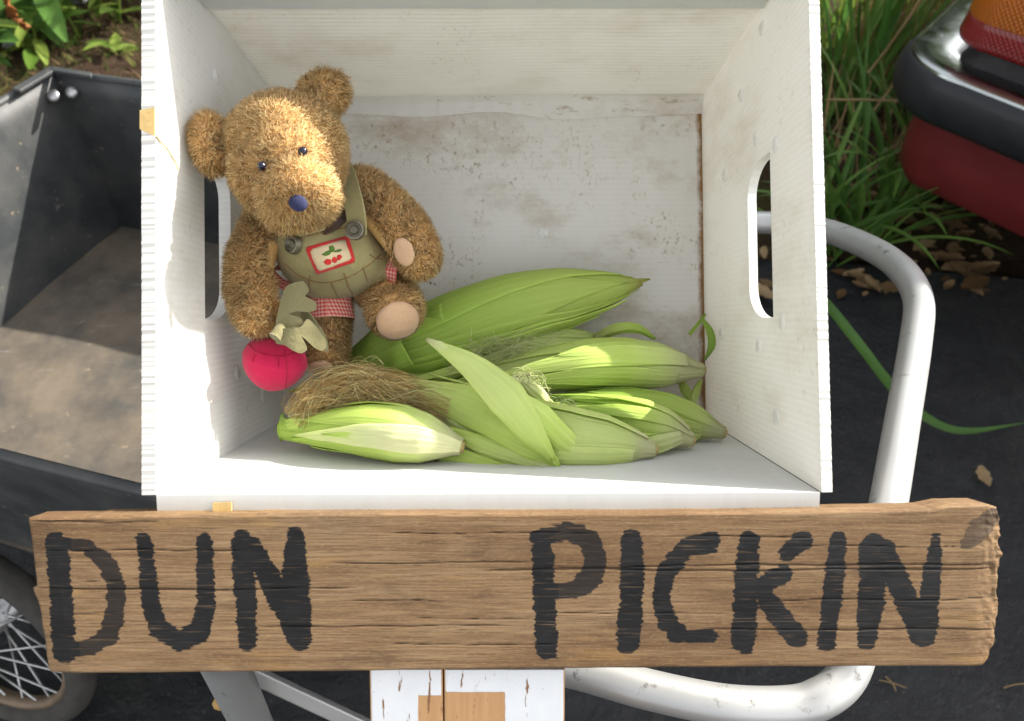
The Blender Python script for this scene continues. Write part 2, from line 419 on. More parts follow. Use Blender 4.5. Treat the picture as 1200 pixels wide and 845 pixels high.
def alu_mat():
    m, nt = newmat('worn_aluminium'); oc = objco(nt)
    sc = ramp(nt, noise(nt, mapping(nt, oc, (60, 60, 30)), 1.0, 5, 0.75), [(0.60, 0.0), (0.68, 1.0)])
    n = noise(nt, oc, 18, 4)
    c = mix(nt, n, (0.40, 0.40, 0.395), (0.52, 0.52, 0.51))
    c = mix(nt, math_(nt, 'MULTIPLY', sc, 0.75), c, (0.13, 0.11, 0.09))
    b = finish(nt, c, 0.42, bump(nt, noise(nt, oc, 240, 3), 0.15, 0.0005), metallic=0.55, spec=0.5)
    return m
M_ALU = alu_mat()
def tub_mat(name, dust):
    m, nt = newmat(name); oc = objco(nt)
    base = mix(nt, noise(nt, oc, 6, 5), (0.017, 0.020, 0.022), (0.038, 0.043, 0.046))
    d = ramp(nt, noise(nt, oc, 9, 6, 0.65), [(0.42 - 0.2 * dust, 0.0), (0.75 - 0.15 * dust, 1.0)])
    c = mix(nt, math_(nt, 'MULTIPLY', d, 0.55 + 0.4 * dust), base, mix(nt, noise(nt, oc, 30, 4), (0.085, 0.067, 0.048), (0.175, 0.142, 0.104)) if dust > 0.5 else (0.105, 0.10, 0.092))
    sc = ramp(nt, noise(nt, mapping(nt, oc, (8, 60, 70), (0, 0, 0), (0.3, 0.5, 0.6)), 1.0, 4, 0.7), [(0.64, 0.0), (0.75, 1.0)])
    c = mix(nt, math_(nt, 'MULTIPLY', sc, 0.4), c, (0.22, 0.22, 0.21))
    sp = ramp(nt, noise(nt, oc, 55, 3, 0.6), [(0.68, 0.0), (0.74, 1.0)])
    c = mix(nt, math_(nt, 'MULTIPLY', sp, 0.6), c, (0.27, 0.21, 0.14))
    finish(nt, c, 0.5 + 0.3 * dust, bump(nt, noise(nt, oc, 90, 4), 0.3, 0.001), spec=0.4)
    return m
M_TUB = tub_mat('scuffed_black_plastic', 0.12)
M_TUBFLOOR = tub_mat('dusty_plastic_floor', 0.95)
M_TYRE = simple('dusty_rubber', (0.055, 0.052, 0.047), 0.9, var=0.45, nscale=60, spec=0.2, bumpd=0.002)
M_RIM = simple('rusty_rim', (0.19, 0.135, 0.09), 0.6, metallic=0.4, var=0.6, nscale=35)
M_STEEL = simple('dull_steel', (0.50, 0.50, 0.50), 0.4, metallic=0.8, var=0.25, nscale=60)
M_RUSTBOLT = simple('rusty_bolt', (0.45, 0.27, 0.09), 0.7, var=0.4, nscale=200, bumpd=0.001)
M_RED = simple('dark_red_paint', (0.135, 0.014, 0.015), 0.5, var=0.15, nscale=14, spec=0.45, bumpd=0.0)
M_RUBBER = simple('black_bumper_rubber', (0.019, 0.021, 0.024), 0.5, var=0.3, nscale=25, spec=0.35, bumpd=0.0006)
M_CHROME = simple('brushed_bumper_metal', (0.34, 0.36, 0.36), 0.22, metallic=1.0, var=0.12, nscale=20)
M_GAP = simple('gap_black', (0.012, 0.010, 0.012), 0.6, var=0.2)
M_GLASSDARK = simple('dark_car_glass', (0.01, 0.012, 0.014), 0.08, var=0.1)
def lens_mat(name, color):
    m, nt = newmat(name); pc = attr(nt, 'pc').outputs['Vector']; s = nd(nt, 'SeparateXYZ', {0: pc})
    k = 2 * math.pi / 0.011
    h = math_(nt, 'MULTIPLY', math_(nt, 'SINE', math_(nt, 'MULTIPLY', s.outputs[0], k)), math_(nt, 'SINE', math_(nt, 'MULTIPLY', s.outputs[1], k)))
    c = mix(nt, math_(nt, 'MULTIPLY_ADD', h, 0.4, 0.5), [x * 0.45 for x in color], color)
    finish(nt, c, 0.12, bump(nt, h, 0.6, 0.002), spec=0.6, trans=0.3, tcol=color, extra={'Coat Weight': 0.5})
    return m
M_AMBER = lens_mat('amber_lens', (0.75, 0.20, 0.01))
M_REDLENS = lens_mat('red_lens', (0.36, 0.012, 0.012))

def ground_mat():
    m, nt = newmat('brown_soil'); oc = objco(nt)
    c = mix(nt, noise(nt, oc, 3.5, 6, 0.6), (0.022, 0.013, 0.008), (0.075, 0.046, 0.030))
    g = ramp(nt, noise(nt, oc, 2.1, 5, 0.6), [(0.48, 0.0), (0.62, 1.0)])
    c = mix(nt, math_(nt, 'MULTIPLY', g, 0.6), c, mix(nt, noise(nt, oc, 40, 4), (0.03, 0.035, 0.008), (0.085, 0.085, 0.022)))
    c = mix(nt, ramp(nt, noise(nt, oc, 60, 5, 0.7), [(0.55, 0.0), (0.72, 0.8)]), c, (0.12, 0.085, 0.058))
    finish(nt, c, 0.95, bump(nt, noise(nt, oc, 35, 8, 0.7), 1.0, 0.03), spec=0.1)
    return m
M_SOIL = ground_mat()
def tarp_mat():
    m, nt = newmat('black_ground_sheet'); oc = objco(nt)
    c = mix(nt, noise(nt, oc, 5, 6, 0.6), (0.007, 0.0075, 0.009), (0.016, 0.017, 0.020))
    d = ramp(nt, noise(nt, oc, 7, 6, 0.7), [(0.54, 0.0), (0.75, 1.0)])
    c = mix(nt, math_(nt, 'MULTIPLY', d, 0.5), c, (0.045, 0.042, 0.036))
    sp = ramp(nt, noise(nt, oc, 130, 3, 0.7), [(0.63, 0.0), (0.70, 1.0)])
    c = mix(nt, math_(nt, 'MULTIPLY', sp, 0.55), c, (0.12, 0.11, 0.095))
    st = ramp(nt, noise(nt, mapping(nt, oc, (3, 9, 3), (0, 0, 0), (0, 0, .5)), 1.0, 5, 0.65), [(0.50, 0.0), (0.68, 1.0)])
    c = mix(nt, math_(nt, 'MULTIPLY', st, 0.5), c, (0.028, 0.030, 0.033))
    finish(nt, c, 0.55, bump(nt, noise(nt, oc, 14, 8, 0.65), 0.9, 0.016), spec=0.35)
    return m
M_TARP = tarp_mat()
def leaf_mat(name, a, b, trans=0.35):
    m, nt = newmat(name); oc = objco(nt); ri = nd(nt, 'ObjectInfo').outputs['Random']
    c = mix(nt, ri, a, b)
    c = mix(nt, math_(nt, 'MULTIPLY', noise(nt, oc, 45, 5), 0.6), c, [x * 0.5 for x in a])
    finish(nt, c, 0.5, bump(nt, noise(nt, oc, 120, 3), 0.3, 0.001), spec=0.3, trans=trans)
    return m
M_GRASS = leaf_mat('green_grass_blade', (0.07, 0.18, 0.035), (0.21, 0.35, 0.07))
M_WEED = leaf_mat('weed_leaf', (0.10, 0.19, 0.025), (0.28, 0.36, 0.07), .45)
M_STRAW = leaf_mat('dry_straw', (0.30, 0.22, 0.10), (0.46, 0.33, 0.16))
M_DEAD = leaf_mat('dead_leaf', (0.16, 0.09, 0.04), (0.52, 0.37, 0.20), 0.25)
M_RUSTY = leaf_mat('rusty_dock_seed', (0.30, 0.11, 0.03), (0.40, 0.17, 0.05), 0.2)
M_STONE = simple('grey_stone', (0.24, 0.25, 0.26), 0.9, var=0.4, nscale=20, bumpd=0.004)

# ================================================================== setting
g = [(-250, -250, 0), (250, -250, 0), (250, 250, 0), (-250, 250, 0)]
tag(obj('ground', g, [(0, 1, 2, 3)], M_SOIL, base=(0, 0, 0)), kind='structure')
# rough soil in view: a lumpy skin over the flat sheet
nx, ny = 150, 110
gx, gy = np.meshgrid(np.linspace(-3.6, 3.6, nx), np.linspace(1.55, 6.5, ny), indexing='ij')
gz = 0.006 + 0.045 * fbm(gx * 4, gy * 4, 5) * np.clip((gy - 1.45) / 0.5, 0.15, 1) + 0.02 * fbm(gx * 20, gy * 20, 3)
tag(obj('soil', np.stack([gx, gy, gz], -1).reshape(-1, 3), grid(nx, ny), M_SOIL, base=(0, 3, 0)), kind='structure')
nx, ny = 120, 90
gx, gy = np.meshgrid(np.linspace(-2.6, 3.6, nx), np.linspace(-1.6, 1.0, ny), indexing='ij')
edge = 1.50 + 0.05 * np.sin(gx * 3.1) + 0.04 * fbm(gx * 5, gx * 0 + 3)
gy = -1.6 + (gy + 1.6) / 2.6 * (edge + 1.6)
gz = 0.012 + 0.018 * fbm(gx * 3, gy * 3, 4)
tag(obj('ground_sheet', np.stack([gx, gy, gz], -1).reshape(-1, 3), grid(nx, ny), M_TARP, base=(0, 0, 0)), kind='structure')

# ================================================================== garden cart
RIM_H, FLO_H = 0.66, 0.35
A = np.array([-0.80, 1.28]); du = np.array([0.96, -0.27]); du /= np.linalg.norm(du)
dl = np.array([-0.36, -0.93]); dl /= np.linalg.norm(dl)
NR = np.array([-0.532, 0.484])
def isect(p, d, q, e):
    m = np.array([d, -e]).T; s = np.linalg.solve(m, q - p); return p + d * s[0]
Bc = A + du * 0.92
D_ = isect(A, dl, NR, du); dr = np.array([0.27, -0.96])*-1
C_ = isect(Bc, np.array([-0.20, -0.98]), NR, du)
cart = thing('garden_cart', (-0.35, 0.8, 0), 'black plastic garden cart with dusty tub and bent aluminium tube frame', 'cart')
def wall(p, q, name, thick=0.006, lip=0.012):
    d = (q - p) / np.linalg.norm(q - p); n = np.array([d[1], -d[0]])
    ctr = (A + Bc + C_ + D_) / 4
    if n @ (p - ctr) < 0: n = -n
    N_ = 34; H_ = 10
    vv, ff = [], []
    for side in (0, 1):
        for i in range(N_):
            t = i / (N_ - 1); xy = p + (q - p) * t
            for j in range(H_):
                s = j / (H_ - 1); h = FLO_H - 0.02 + (RIM_H - FLO_H + 0.02) * s
                bow = 0.010 * math.sin(math.pi * t) * s + 0.004 * (fbm(np.array(t * 9.0), np.array(s * 4.0 + side)) - 0.5)
                o = n * (bow + thick * side + (0.018 * (s - 1)))
                vv.append((xy[0] + o[0], xy[1] + o[1], h))
    ff = grid(N_, H_) + grid(N_, H_, off=N_ * H_)
    for i in range(N_ - 1):
        a = i * H_ + H_ - 1; b = a + H_; ff.append((a, b, b + N_ * H_, a + N_ * H_))
    o = obj(name, vv, ff, M_TUB, cart); fixn(o)
    lp = []
    for i in range(N_):
        t = i / (N_ - 1); xy = p + (q - p) * t + n * (0.010 * math.sin(math.pi * t) + 0.006)
        lp.append((xy[0], xy[1], RIM_H))
    v, f = tube(lp, 0.007, 8, True, (0, 0, 1)); obj('rim_lip', v, f, M_TUB, o)
    return o
w_far = wall(A, Bc, 'tub_wall'); wall(D_, A, 'tub_wall'); wall(C_, D_, 'tub_wall'); wall(Bc, C_, 'tub_wall')
ctr = (A + Bc + C_ + D_) / 4
qf = []
for p in (A, Bc, C_, D_):
    p2 = ctr + (p - ctr) * 0.985; qf.append((p2[0], p2[1], FLO_H))
n_ = 40
ff_, vv_ = grid(n_, n_), []
for i in range(n_):
    for j in range(n_):
        u, v = i / (n_ - 1), j / (n_ - 1)
        p = (np.array(qf[0]) * (1 - u) + np.array(qf[1]) * u) * (1 - v) + (np.array(qf[3]) * (1 - u) + np.array(qf[2]) * u) * v
        p[2] += 0.010 * (fbm(np.array(u * 7.0), np.array(v * 7.0)) - 0.4)
        vv_.append(p)
obj('tub_floor', vv_, ff_, M_TUBFLOOR, cart)
# corner bracket with two rivets
up_in = np.array([0, 0, 1.0])
ci = ctr - A; ci /= np.linalg.norm(ci)
for dvec in (du, dl):
    p0 = np.array([A[0], A[1], RIM_H + 0.008]); e = np.array([dvec[0], dvec[1], 0])
    inn = np.array([ci[0], ci[1], 0]) * 0.012
    q = [p0 - inn * 0.4, p0 + e * 0.085 - inn * 0.4, p0 + e * 0.075 + inn * 1.3, p0 + inn * 1.3]
    v, f = slab(q, 0.006, (0, 0, 1)); bevel(obj('corner_bracket', v, f, M_TUB, cart, False), 0.0015)
for dvec in (du, dl):
    c = np.array([A[0], A[1], RIM_H - 0.024]) + np.array([dvec[0], dvec[1], 0]) * 0.020 + np.array([ci[0], ci[1], 0]) * 0.014
    v, f = ellipsoid(c, 0.011, 0.011, 0.007); obj('rivet', v, f, M_STEEL, cart)
# tube frame
pts = [(800, 262, .60), (900, 261, .60), (960, 268, .62), (1020, 291, .655), (1058, 318, .68), (1076, 352, .69), (1073, 400, .695), (1058, 490, .695),
       (1041, 590, .685), (1023, 680, .665), (1006, 755, .65), (990, 795, .64), (962, 818, .635), (925, 828, .63), (850, 826, .63), (760, 808, .63), (670, 783, .63), (560, 760, .63), (440, 735, .63), (330, 720, .63)]
path = smooth_path([VH(*p) for p in pts], 130)
v, f = tube(path, 0.0166, 20); obj('handle_tube', v, f, M_ALU, cart)
a_ = VH(262, 775, .60); b_ = V(322, 905, 0.98); d_ = (b_ - a_) / np.linalg.norm(b_ - a_)
b_ = a_ + d_ * ((a_[2] - 0.03) / -d_[2])
v, f = tube(np.linspace(a_ - d_ * 0.06, b_, 12), 0.0205, 18); obj('leg', v, f, M_ALU, cart)
bp = V(258, 824, 0.80) + d_ * 0.0
v, f = ellipsoid(bp, 0.008, 0.0075, 0.008, nu=8, nv=6); obj('bolt', v, f, M_RUSTBOLT, cart)
a2, b2 = V(280, 786, 0.845), V(470, 875, 0.93)
dd = (b2 - a2) / np.linalg.norm(b2 - a2); nn = np.cross(dd, AX_F); nn /= np.linalg.norm(nn)
q = [a2 + nn * .009, b2 + nn * .009, b2 - nn * .009, a2 - nn * .009]
v, f = slab(q, 0.012, AX_F); bevel(obj('brace', v, f, M_ALU, cart, False), 0.002)
# wheel
whl = None
WC = np.array([-0.862, 0.480, 0.272]); wa = np.array([du[0], du[1], 0]); wx = np.array([du[1], -du[0], 0.0]); wz = np.array([0, 0, 1.0])
wx = -wx if wx[1] > 0 else wx                      # axle, towards the viewer
ca_, sa_ = math.cos(math.radians(17)), math.sin(math.radians(17))
WC = VH(-22, 742, .182); wx, wz = wx * ca_ + wz * sa_, wz * ca_ - wx * sa_      # the axle is bent a little, so the wheel leans
ang = np.linspace(0, 2 * math.pi, 72, endpoint=False)
def ring(R, r, seg, sq=1.0):
    vv = []
    for a in ang:
        d = wa * math.cos(a) + wz * math.sin(a)
        for k in range(seg):
            b = 2 * math.pi * k / seg
            vv.append(WC + d * (R + r * math.cos(b)) + wx * (r * sq * math.sin(b)))
    return vv, grid(72, seg, True, True)
v, f = ring(0.170, 0.020, 14, 1.1); whl = fixn(obj('wheel', v, f, M_TYRE, cart)); whl['label'] = 'spoked wheel with dusty tyre and rusty rim'
v, f = ring(0.150, 0.008, 10, 1.5); fixn(obj('rim', v, f, M_RIM, whl))
v, f = tube([WC - wx * .05, WC + wx * .05], 0.02, 14); obj('hub', v, f, M_STEEL, whl)
for k in range(28):
    a = 2 * math.pi * k / 28; sd_ = 1 if k % 2 else -1
    d = wa * math.cos(a + 0.45 * (1 if (k // 2) % 2 else -1)) + wz * math.sin(a + 0.45 * (1 if (k // 2) % 2 else -1))
    e = wa * math.cos(a) + wz * math.sin(a)
    v, f = tube([WC + wx * .03 * sd_ + d * 0.018, WC + e * 0.148], 0.0017, 6); obj('spoke', v, f, M_STEEL, whl)

# ================================================================== white plastic crate
rimBL, rimBR = V(183, 580, .513), V(963, 577, .513)
rimTL, rimTR = V(182, -76, .530), V(946, -76, .530)
floBL, floBR = V(333, 492, .747), V(827, 492, .747)
floTL, floTR = V(327, 118, .757), V(822, 116, .757)
crate = thing('plastic_crate', (floBL + floBR) / 2 * 1.0, 'open white fluted plastic crate with stained floor and cut-out handles', 'crate')
def sidewall(rB, rT, fB, fT, t, sgn, name):
    """panel with a handle cut-out: a runs bottom to top, b from rim to floor"""
    P = lambda a, b: (rB * (1 - a) + rT * a) * (1 - b) + (fB * (1 - a) + fT * a) * b
    n = np.cross(rT - rB, fB - rB); n /= np.linalg.norm(n)
    if n @ AX_R * sgn < 0: n = -n
    H = np.linalg.norm(rT - rB); Dp = np.linalg.norm(fB - rB)
    loop = []
    nr = 260
    for k in range(nr):                               # scalloped cut edge at the rim
        a = k / nr; loop.append((a, 0.0006 * math.sin(k * 2 * math.pi / 4) + 0.0020 * (random.random() - .5)))
    for k in range(30): loop.append((1.0, k / 30))
    for k in range(60): loop.append((1 - k / 60, 1.0))
    for k in range(30): loop.append((0.0, 1 - k / 30))
    a0, a1, b0, b1 = 0.31, 0.665, 0.305, 0.505
    ra = 0.028 / H; rb = 0.030 / Dp
    hole = [(a0, b0 + 0.0), (a1, b0)]
    for c, (s, e) in (((a1 - ra, b1 - rb), (0, 90)), ((a0 + ra, b1 - rb), (90, 180))):
        for th in np.linspace(s, e, 9): hole.append((c[0] + ra * math.cos(math.radians(th)), c[1] + rb * math.sin(math.radians(th))))
    bm = bmesh.new(); lay = []
    def mk(lp): return [bm.verts.new(Vector(P(*q))) for q in lp]
    L1, L2 = mk(loop), mk(hole); ab = loop + hole
    E = [bm.edges.new((L[i], L[(i + 1) % len(L)])) for L in (L1, L2) for i in range(len(L))]
    bmesh.ops.triangle_fill(bm, use_beauty=True, use_dissolve=False, edges=E)
    bm.verts.index_update()
    V1 = np.array([v.co[:] for v in bm.verts]); F1 = [tuple(v.index for v in f.verts) for f in bm.faces]; m_ = len(V1); bm.free()
    ab = np.array(ab); V2 = V1 + n * t
    F = F1 + [tuple(i + m_ for i in f[::-1]) for f in F1]
    o = 0
    for L in (len(loop), len(hole)):
        for i in range(L): a, b = o + i, o + (i + 1) % L; F.append((a, b, b + m_, a + m_))
        o += L
    pc = np.stack([ab[:, 0] * H, ab[:, 1] * Dp, np.full(m_, .2)], -1); pc = np.vstack([pc, pc])
    ob = obj(name, np.vstack([V1, V2]), F, M_CRATE, crate, False, pc=pc); fixn(ob)
    return ob, P, n
w_l, PL, nL = sidewall(rimBL, rimTL, floBL, floTL, 0.0100, -1, 'left_panel')
w_r, PR, nR = sidewall(rimBR, rimTR, floBR, floTR, 0.0075, 1, 'right_panel')
w_l.name = 'side_panel'; w_r.name = 'side_panel'
def panel(quad, t, nrm, name, mat, flute_dir, nseg=40, wob=0.0, edge=None):
    """quad a,b,c,d ; u along a->b, v along a->d"""
    a, b, c, d = quad; n = np.asarray(nrm, float); n /= np.linalg.norm(n)
    U, Vv = np.meshgrid(np.linspace(0, 1, nseg), np.linspace(0, 1, nseg), indexing='ij')
    Pp = ((a * (1 - U[..., None]) + b * U[..., None]) * (1 - Vv[..., None]) + (d * (1 - U[..., None]) + c * U[..., None]) * Vv[..., None])
    ww = wob * (fbm(U * 3, Vv * 3, 3) - 0.5)
    ww *= np.clip(8 * np.minimum.reduce([U, 1 - U, Vv, 1 - Vv]), 0, 1)
    Pp = Pp + n * ww[..., None]
    lu, lv = np.linalg.norm(b - a), np.linalg.norm(d - a)
    pc = np.stack([Vv * lv, U * lu, (1 - U) * lu], -1) if flute_dir == 'u' else np.stack([U * lu, Vv * lv, (1 - U) * lu], -1)
    v1 = Pp.reshape(-1, 3); v2 = v1 + n * t; m_ = len(v1)
    F = grid(nseg, nseg) + [tuple(i + m_ for i in q[::-1]) for q in grid(nseg, nseg)]
    bd = [i * nseg for i in range(nseg)] + [(nseg - 1) * nseg + j for j in range(1, nseg)] + [i * nseg + nseg - 1 for i in range(nseg - 2, -1, -1)] + [j for j in range(nseg - 2, 0, -1)]
    for i in range(len(bd)): p, q = bd[i], bd[(i + 1) % len(bd)]; F.append((p, q, q + m_, p + m_))
    ob = obj(name, np.vstack([v1, v2]), F, mat, crate, False, pc=np.vstack([pc.reshape(-1, 3)] * 2)); fixn(ob)
    return ob
ex = AX_R * 0.012
# floor, back (upper) and front (lower) panels
panel((floBL - ex, floBR + ex * .6, floTR + ex * .6, floTL - ex), 0.008, AX_F, 'floor_panel', M_CRATE_FLOOR, 'u', 50, 0.004)
nb_ = np.cross(rimTR - rimTL, floTL - rimTL); nb_ = nb_ if nb_ @ AX_U > 0 else -nb_
panel((rimTL, rimTR, floTR, floTL), 0.008, nb_, 'back_panel', M_CRATE, 'u', 50, 0.003)
nf_ = np.cross(rimBR - rimBL, floBL - rimBL); nf_ = nf_ if nf_ @ AX_U < 0 else -nf_
panel((rimBL, V(961, 577, .513), floBR - AX_R * 0.001, floBL), 0.0125, nf_, 'front_panel', M_CRATE_SMOOTH, 'u', 50, 0.002)
# folded flap hanging inside the back panel, and the rounded fold where back meets floor
mB = lambda s, k: rimTL * (1 - s) * (1 - k) + rimTR * s * (1 - k) + floTL * (1 - s) * k + floTR * s * k
off = -nb_ / np.linalg.norm(nb_)
panel((mB(.002, 0.0) + off * .0008, mB(.998, 0.0) + off * .0008, mB(.998, .325) + off * .0012, mB(.002, .325) + off * .0012), 0.0045, off, 'folded_flap', M_CRATE_SMOOTH, 'u', 24, 0.002)
rows = []
for k, (bk, dn) in enumerate(((0.955, 0.0), (0.975, 0.0025), (0.992, 0.006), (1.0, 0.011), (1.0, 0.016))):
    for i in range(40):
        s = i / 39; p = mB(s, bk) + off * (0.0012 + 0.0006 * math.sin(s * 9)) - AX_U * dn * (0.7 + 0.5 * float(vnoise(s * 6, 2.0))) - AX_F * (0.0035 * max(0, k - 1) / 3 if k < 4 else 0.001)
        rows.append(p)
pc = [(i * .003, k * .004, .2) for k in range(5) for i in range(40)]
obj('bottom_fold', rows, grid(5, 40), M_CRATE_FLOOR, crate, True, pc=pc)
# pressed weld marks
def weld(P, n, a, b, inward, r=0.0065):
    c = P(a, b); e1 = P(a + .01, b) - c; e1 /= np.linalg.norm(e1); e2 = P(a, b + .01) - c; e2 -= e1 * (e2 @ e1); e2 /= np.linalg.norm(e2)
    vv, ff = [c + inward * 0.0004], []
    for k in range(40):
        th = 2 * math.pi * k / 40; rr = r * (0.82 + 0.18 * abs(math.sin(th * 2.5)))
        vv.append(c + inward * 0.0009 + (e1 * math.cos(th) * rr + e2 * math.sin(th) * rr * .9) * 0.8)
    for k in range(40):
        th = 2 * math.pi * k / 40; rr = r * (0.82 + 0.18 * abs(math.sin(th * 2.5)))
        vv.append(c + inward * 0.0001 + (e1 * math.cos(th) * rr + e2 * math.sin(th) * rr * .9))
    for k in range(40):
        k2 = (k + 1) % 40; ff += [(0, 1 + k, 1 + k2), (1 + k, 41 + k, 41 + k2, 1 + k2)]
    fixn(obj('weld_mark', vv, ff, M_WELD, crate))
for a, b in ((.70, .73), (.67, .26), (.72, .42), (.27, .80), (.245, .43), (.30, .24), (.10, .30), (.95, .35), (.86, .55)): weld(PR, nR, a, b, -nR)
for a, b in ((.18, .55), (.86, .4), (.10, .78)): weld(PL, nL, a, b, -nL)
PF = lambda a, b: (floBL * (1 - a) + floBR * a) * (1 - b) + (floTL * (1 - a) + floTR * a) * b
for a, b in ((.62, .58),): weld(PF, AX_F, a, b, -AX_F, .006)
# tape scraps on the rims
q = [V(165, 130, .5185), V(182, 127, .5185), V(182, 160, .5185), V(165, 152, .5185)]
v, f = slab(q, 0.0016, -AX_F); obj('tape_scrap', v, f, M_TAPE, crate, False)
v, f = tube(smooth_path([V(183, 160, .5235), V(194, 172, .534), V(204, 187, .546), V(209, 199, .549)], 14), 0.0006, 5); obj('dried_stalk', v, f, M_TAPE, crate)
q = [V(250, 589, .5125), V(272, 588, .5125), V(272, 604, .5125), V(250, 605, .5125)]
v, f = slab(q, 0.0012, -AX_F); obj('tape_scrap', v, f, M_TAPE, crate, False)

# ================================================================== painted sign
NX, NY = 900, 150
ZB = 0.500; TH = 0.024
s_, t_ = np.meshgrid(np.linspace(0, 1, NX), np.linspace(0, 1, NY), indexing='ij')
yt = 606.5 - 10 * s_ - 1.5 * np.sin(s_ * 7) + 1.2 * (fbm(s_ * 40, s_ * 0) - .5) - 4.5 * np.clip((s_ - .93) / .02, 0, 1) * np.clip((1.0 - s_) / 0.012, 0, 1) + 1.5 * np.clip((.07 - s_) / .01, 0, 1)
yb = 789 - 7 * s_ + 1.2 * np.sin(s_ * 5 + 1) + 1.0 * (fbm(s_ * 30, s_ * 0 + 9) - .5)
py = yt + (yb - yt) * t_
xl = 30 + 24 * t_ + 2.5 * (fbm(t_ * 9, t_ * 0 + 4) - .5) - 5 * np.clip((t_ - .44) / .01, 0, 1) * np.clip((0.62 - t_) / .15, 0, 1) + 3 * np.clip((t_-.97)/.03, 0, 1)
xr = 1180 - 14 * t_ ** 1.5 - 10 * np.clip((t_ - .82) / .18, 0, 1) ** 1.5 + 9 * (fbm(t_ * 13, t_ * 0 + 2, 4) - .55) - 8 * np.clip((.08 - t_) / .08, 0, 1)
px = xl + (xr - xl) * s_
# cracks along the grain (y in px, start, end, half width)
crack = np.zeros_like(px)
for cy, x0, x1, w in ((612, 30, 130, 1.3), (613, 110, 190, .8), (645, 40, 300, .7), (690, 40, 290, 1.4), (689, 250, 420, .9), (660, 380, 640, .8), (668, 560, 1180, 1.2), (718, 60, 140, .7),
                      (664, 620, 900, .9), (663, 860, 1175, 1.4), (737, 820, 1180, 1.2), (735, 300, 600, .8), (629, 780, 960, .8), (705, 380, 520, .6), (718, 640, 880, .6), (755, 420, 700, .6), (640, 930, 1160, .6),
                      (703, 900, 1170, .7), (625, 450, 700, .6), (680, 90, 200, .5), (725, 480, 640, .5)):
    yy = cy + 3.0 * (fbm(px / 90, px * 0 + cy * .37, 3) - .5) * 2
    env = np.clip((px - x0) / 25, 0, 1) * np.clip((x1 - px) / 25, 0, 1)
    crack = np.maximum(crack, env * np.exp(-((py - yy) / (w * .75)) ** 2) * (0.65 + 0.35 * fbm(px / 12, px * 0 + cy)))
grain = fbm(px / 60, py / 3.2, 4) - 0.5
depth = ZB + 0.0009 * crack + 0.0002 * grain + 0.0010 * (fbm(px / 200, py / 40, 2) - .5)
edge_r = np.clip((px - 1130) / 50, 0, 1); depth = depth + 0.006 * edge_r ** 2 * fbm(px / 9, py / 7, 4) + 0.002 * edge_r ** 3
edge_l = np.clip((60 - (px - 24 * t_)) / 30, 0, 1) * 0.0015; depth = depth + edge_l
rim_d = np.minimum.reduce([s_ * 1150, (1 - s_) * 1150, t_ * 185, (1 - t_) * 185]); depth = depth + 0.0022 * np.clip(1 - rim_d / 3.0, 0, 1) ** 2
# brush strokes
def stroke_sd(pts, w):
    d = np.full(px.shape, 1e9)
    pts = [np.array(p, float) for p in pts]
    for i in range(len(pts) - 1):
        a, b = pts[i], pts[i + 1]; ab = b - a
        h = np.clip(((px - a[0]) * ab[0] + (py - a[1]) * ab[1]) / (ab @ ab), 0, 1)
        wi = w if np.isscalar(w) else w[i] + (w[i + 1] - w[i]) * h
        d = np.minimum(d, np.hypot(px - a[0] - ab[0] * h, py - a[1] - ab[1] * h) - wi * 0.54)
    return d
STROKES = [
    ([(66, 637), (70, 690), (75, 764)], [25, 25, 28]), ([(70, 637), (101, 640), (126, 661), (137, 689), (135, 720), (128, 744), (105, 758), (78, 763)], [14, 16, 18, 20, 21, 22, 18, 14]),
    ([(168, 633), (174, 675), (177, 710), (186, 737), (210, 751), (234, 741), (242, 710), (241, 675), (239, 634)], [16, 19, 20, 22, 24, 22, 21, 20, 17]),
    ([(284, 634), (287, 690), (290, 752)], [24, 25, 19]), ([(293, 638), (322, 690), (350, 748)], [22, 26, 24]), ([(346, 626), (346, 680), (351, 748)], [18, 30, 28]),
    ([(636, 630), (637, 690), (641, 760)], [22, 24, 25]), ([(631, 630), (667, 623), (689, 631), (698, 653), (695, 674), (678, 690), (646, 695)], [18, 20, 22, 24, 24, 20, 18]),
    ([(740, 634), (742, 680), (736, 752)], [24, 27, 26]),
    ([(833, 635), (803, 643), (781, 670), (774, 700), (780, 726), (800, 744)], [22, 21, 22, 20, 20, 16]), ([(792, 746), (833, 745)], [14, 16]),
    ([(877, 634), (875, 690), (871, 752)], [24, 27, 26]), ([(940, 634), (922, 648)], [22, 18]), ([(918, 673), (897, 684)], [20, 22]), ([(890, 690), (912, 720), (933, 747)], [20, 24, 24]),
    ([(982, 634), (977, 690), (968, 754)], [19, 22, 20]),
    ([(1024, 643), (1022, 690), (1016, 750)], [32, 30, 22]), ([(1035, 645), (1056, 690), (1082, 746)], [24, 26, 26]), ([(1096, 632), (1092, 680), (1084, 740)], [14, 20, 28]),
    ([(1166, 606), (1147, 622), (1133, 636)], [20, 24, 14])]
sdv = np.full(px.shape, 1e9); fade = np.ones_like(px)
for k, (p, w) in enumerate(STROKES):
    d = stroke_sd(p, w)
    if k == len(STROKES) - 1: fade = np.where(d < 12, 0.62, fade)
    elif k in (1, 7): fade = np.where((d < 6) & (sdv > 4), 0.93, fade)
    sdv = np.minimum(sdv, d)
jag = 6.0 * (fbm(px / 26, py / 1.7, 3) - 0.5) + 5.0 * (fbm(px / 14, py / 9, 3) - .5)
paint = np.clip(-(sdv + jag) * 0.55, -6, 6)
F_ = CAMP[None, None] + AX_R * ((px - 600) / FPX * ZB)[..., None] + AX_U * ((422.5 - py) / FPX * ZB)[..., None] + AX_F * depth[..., None]
sign = thing('wooden_sign', (0, -0.2, 0), 'weathered brown plank sign hand painted DUN PICKIN on flaking white posts', 'sign')
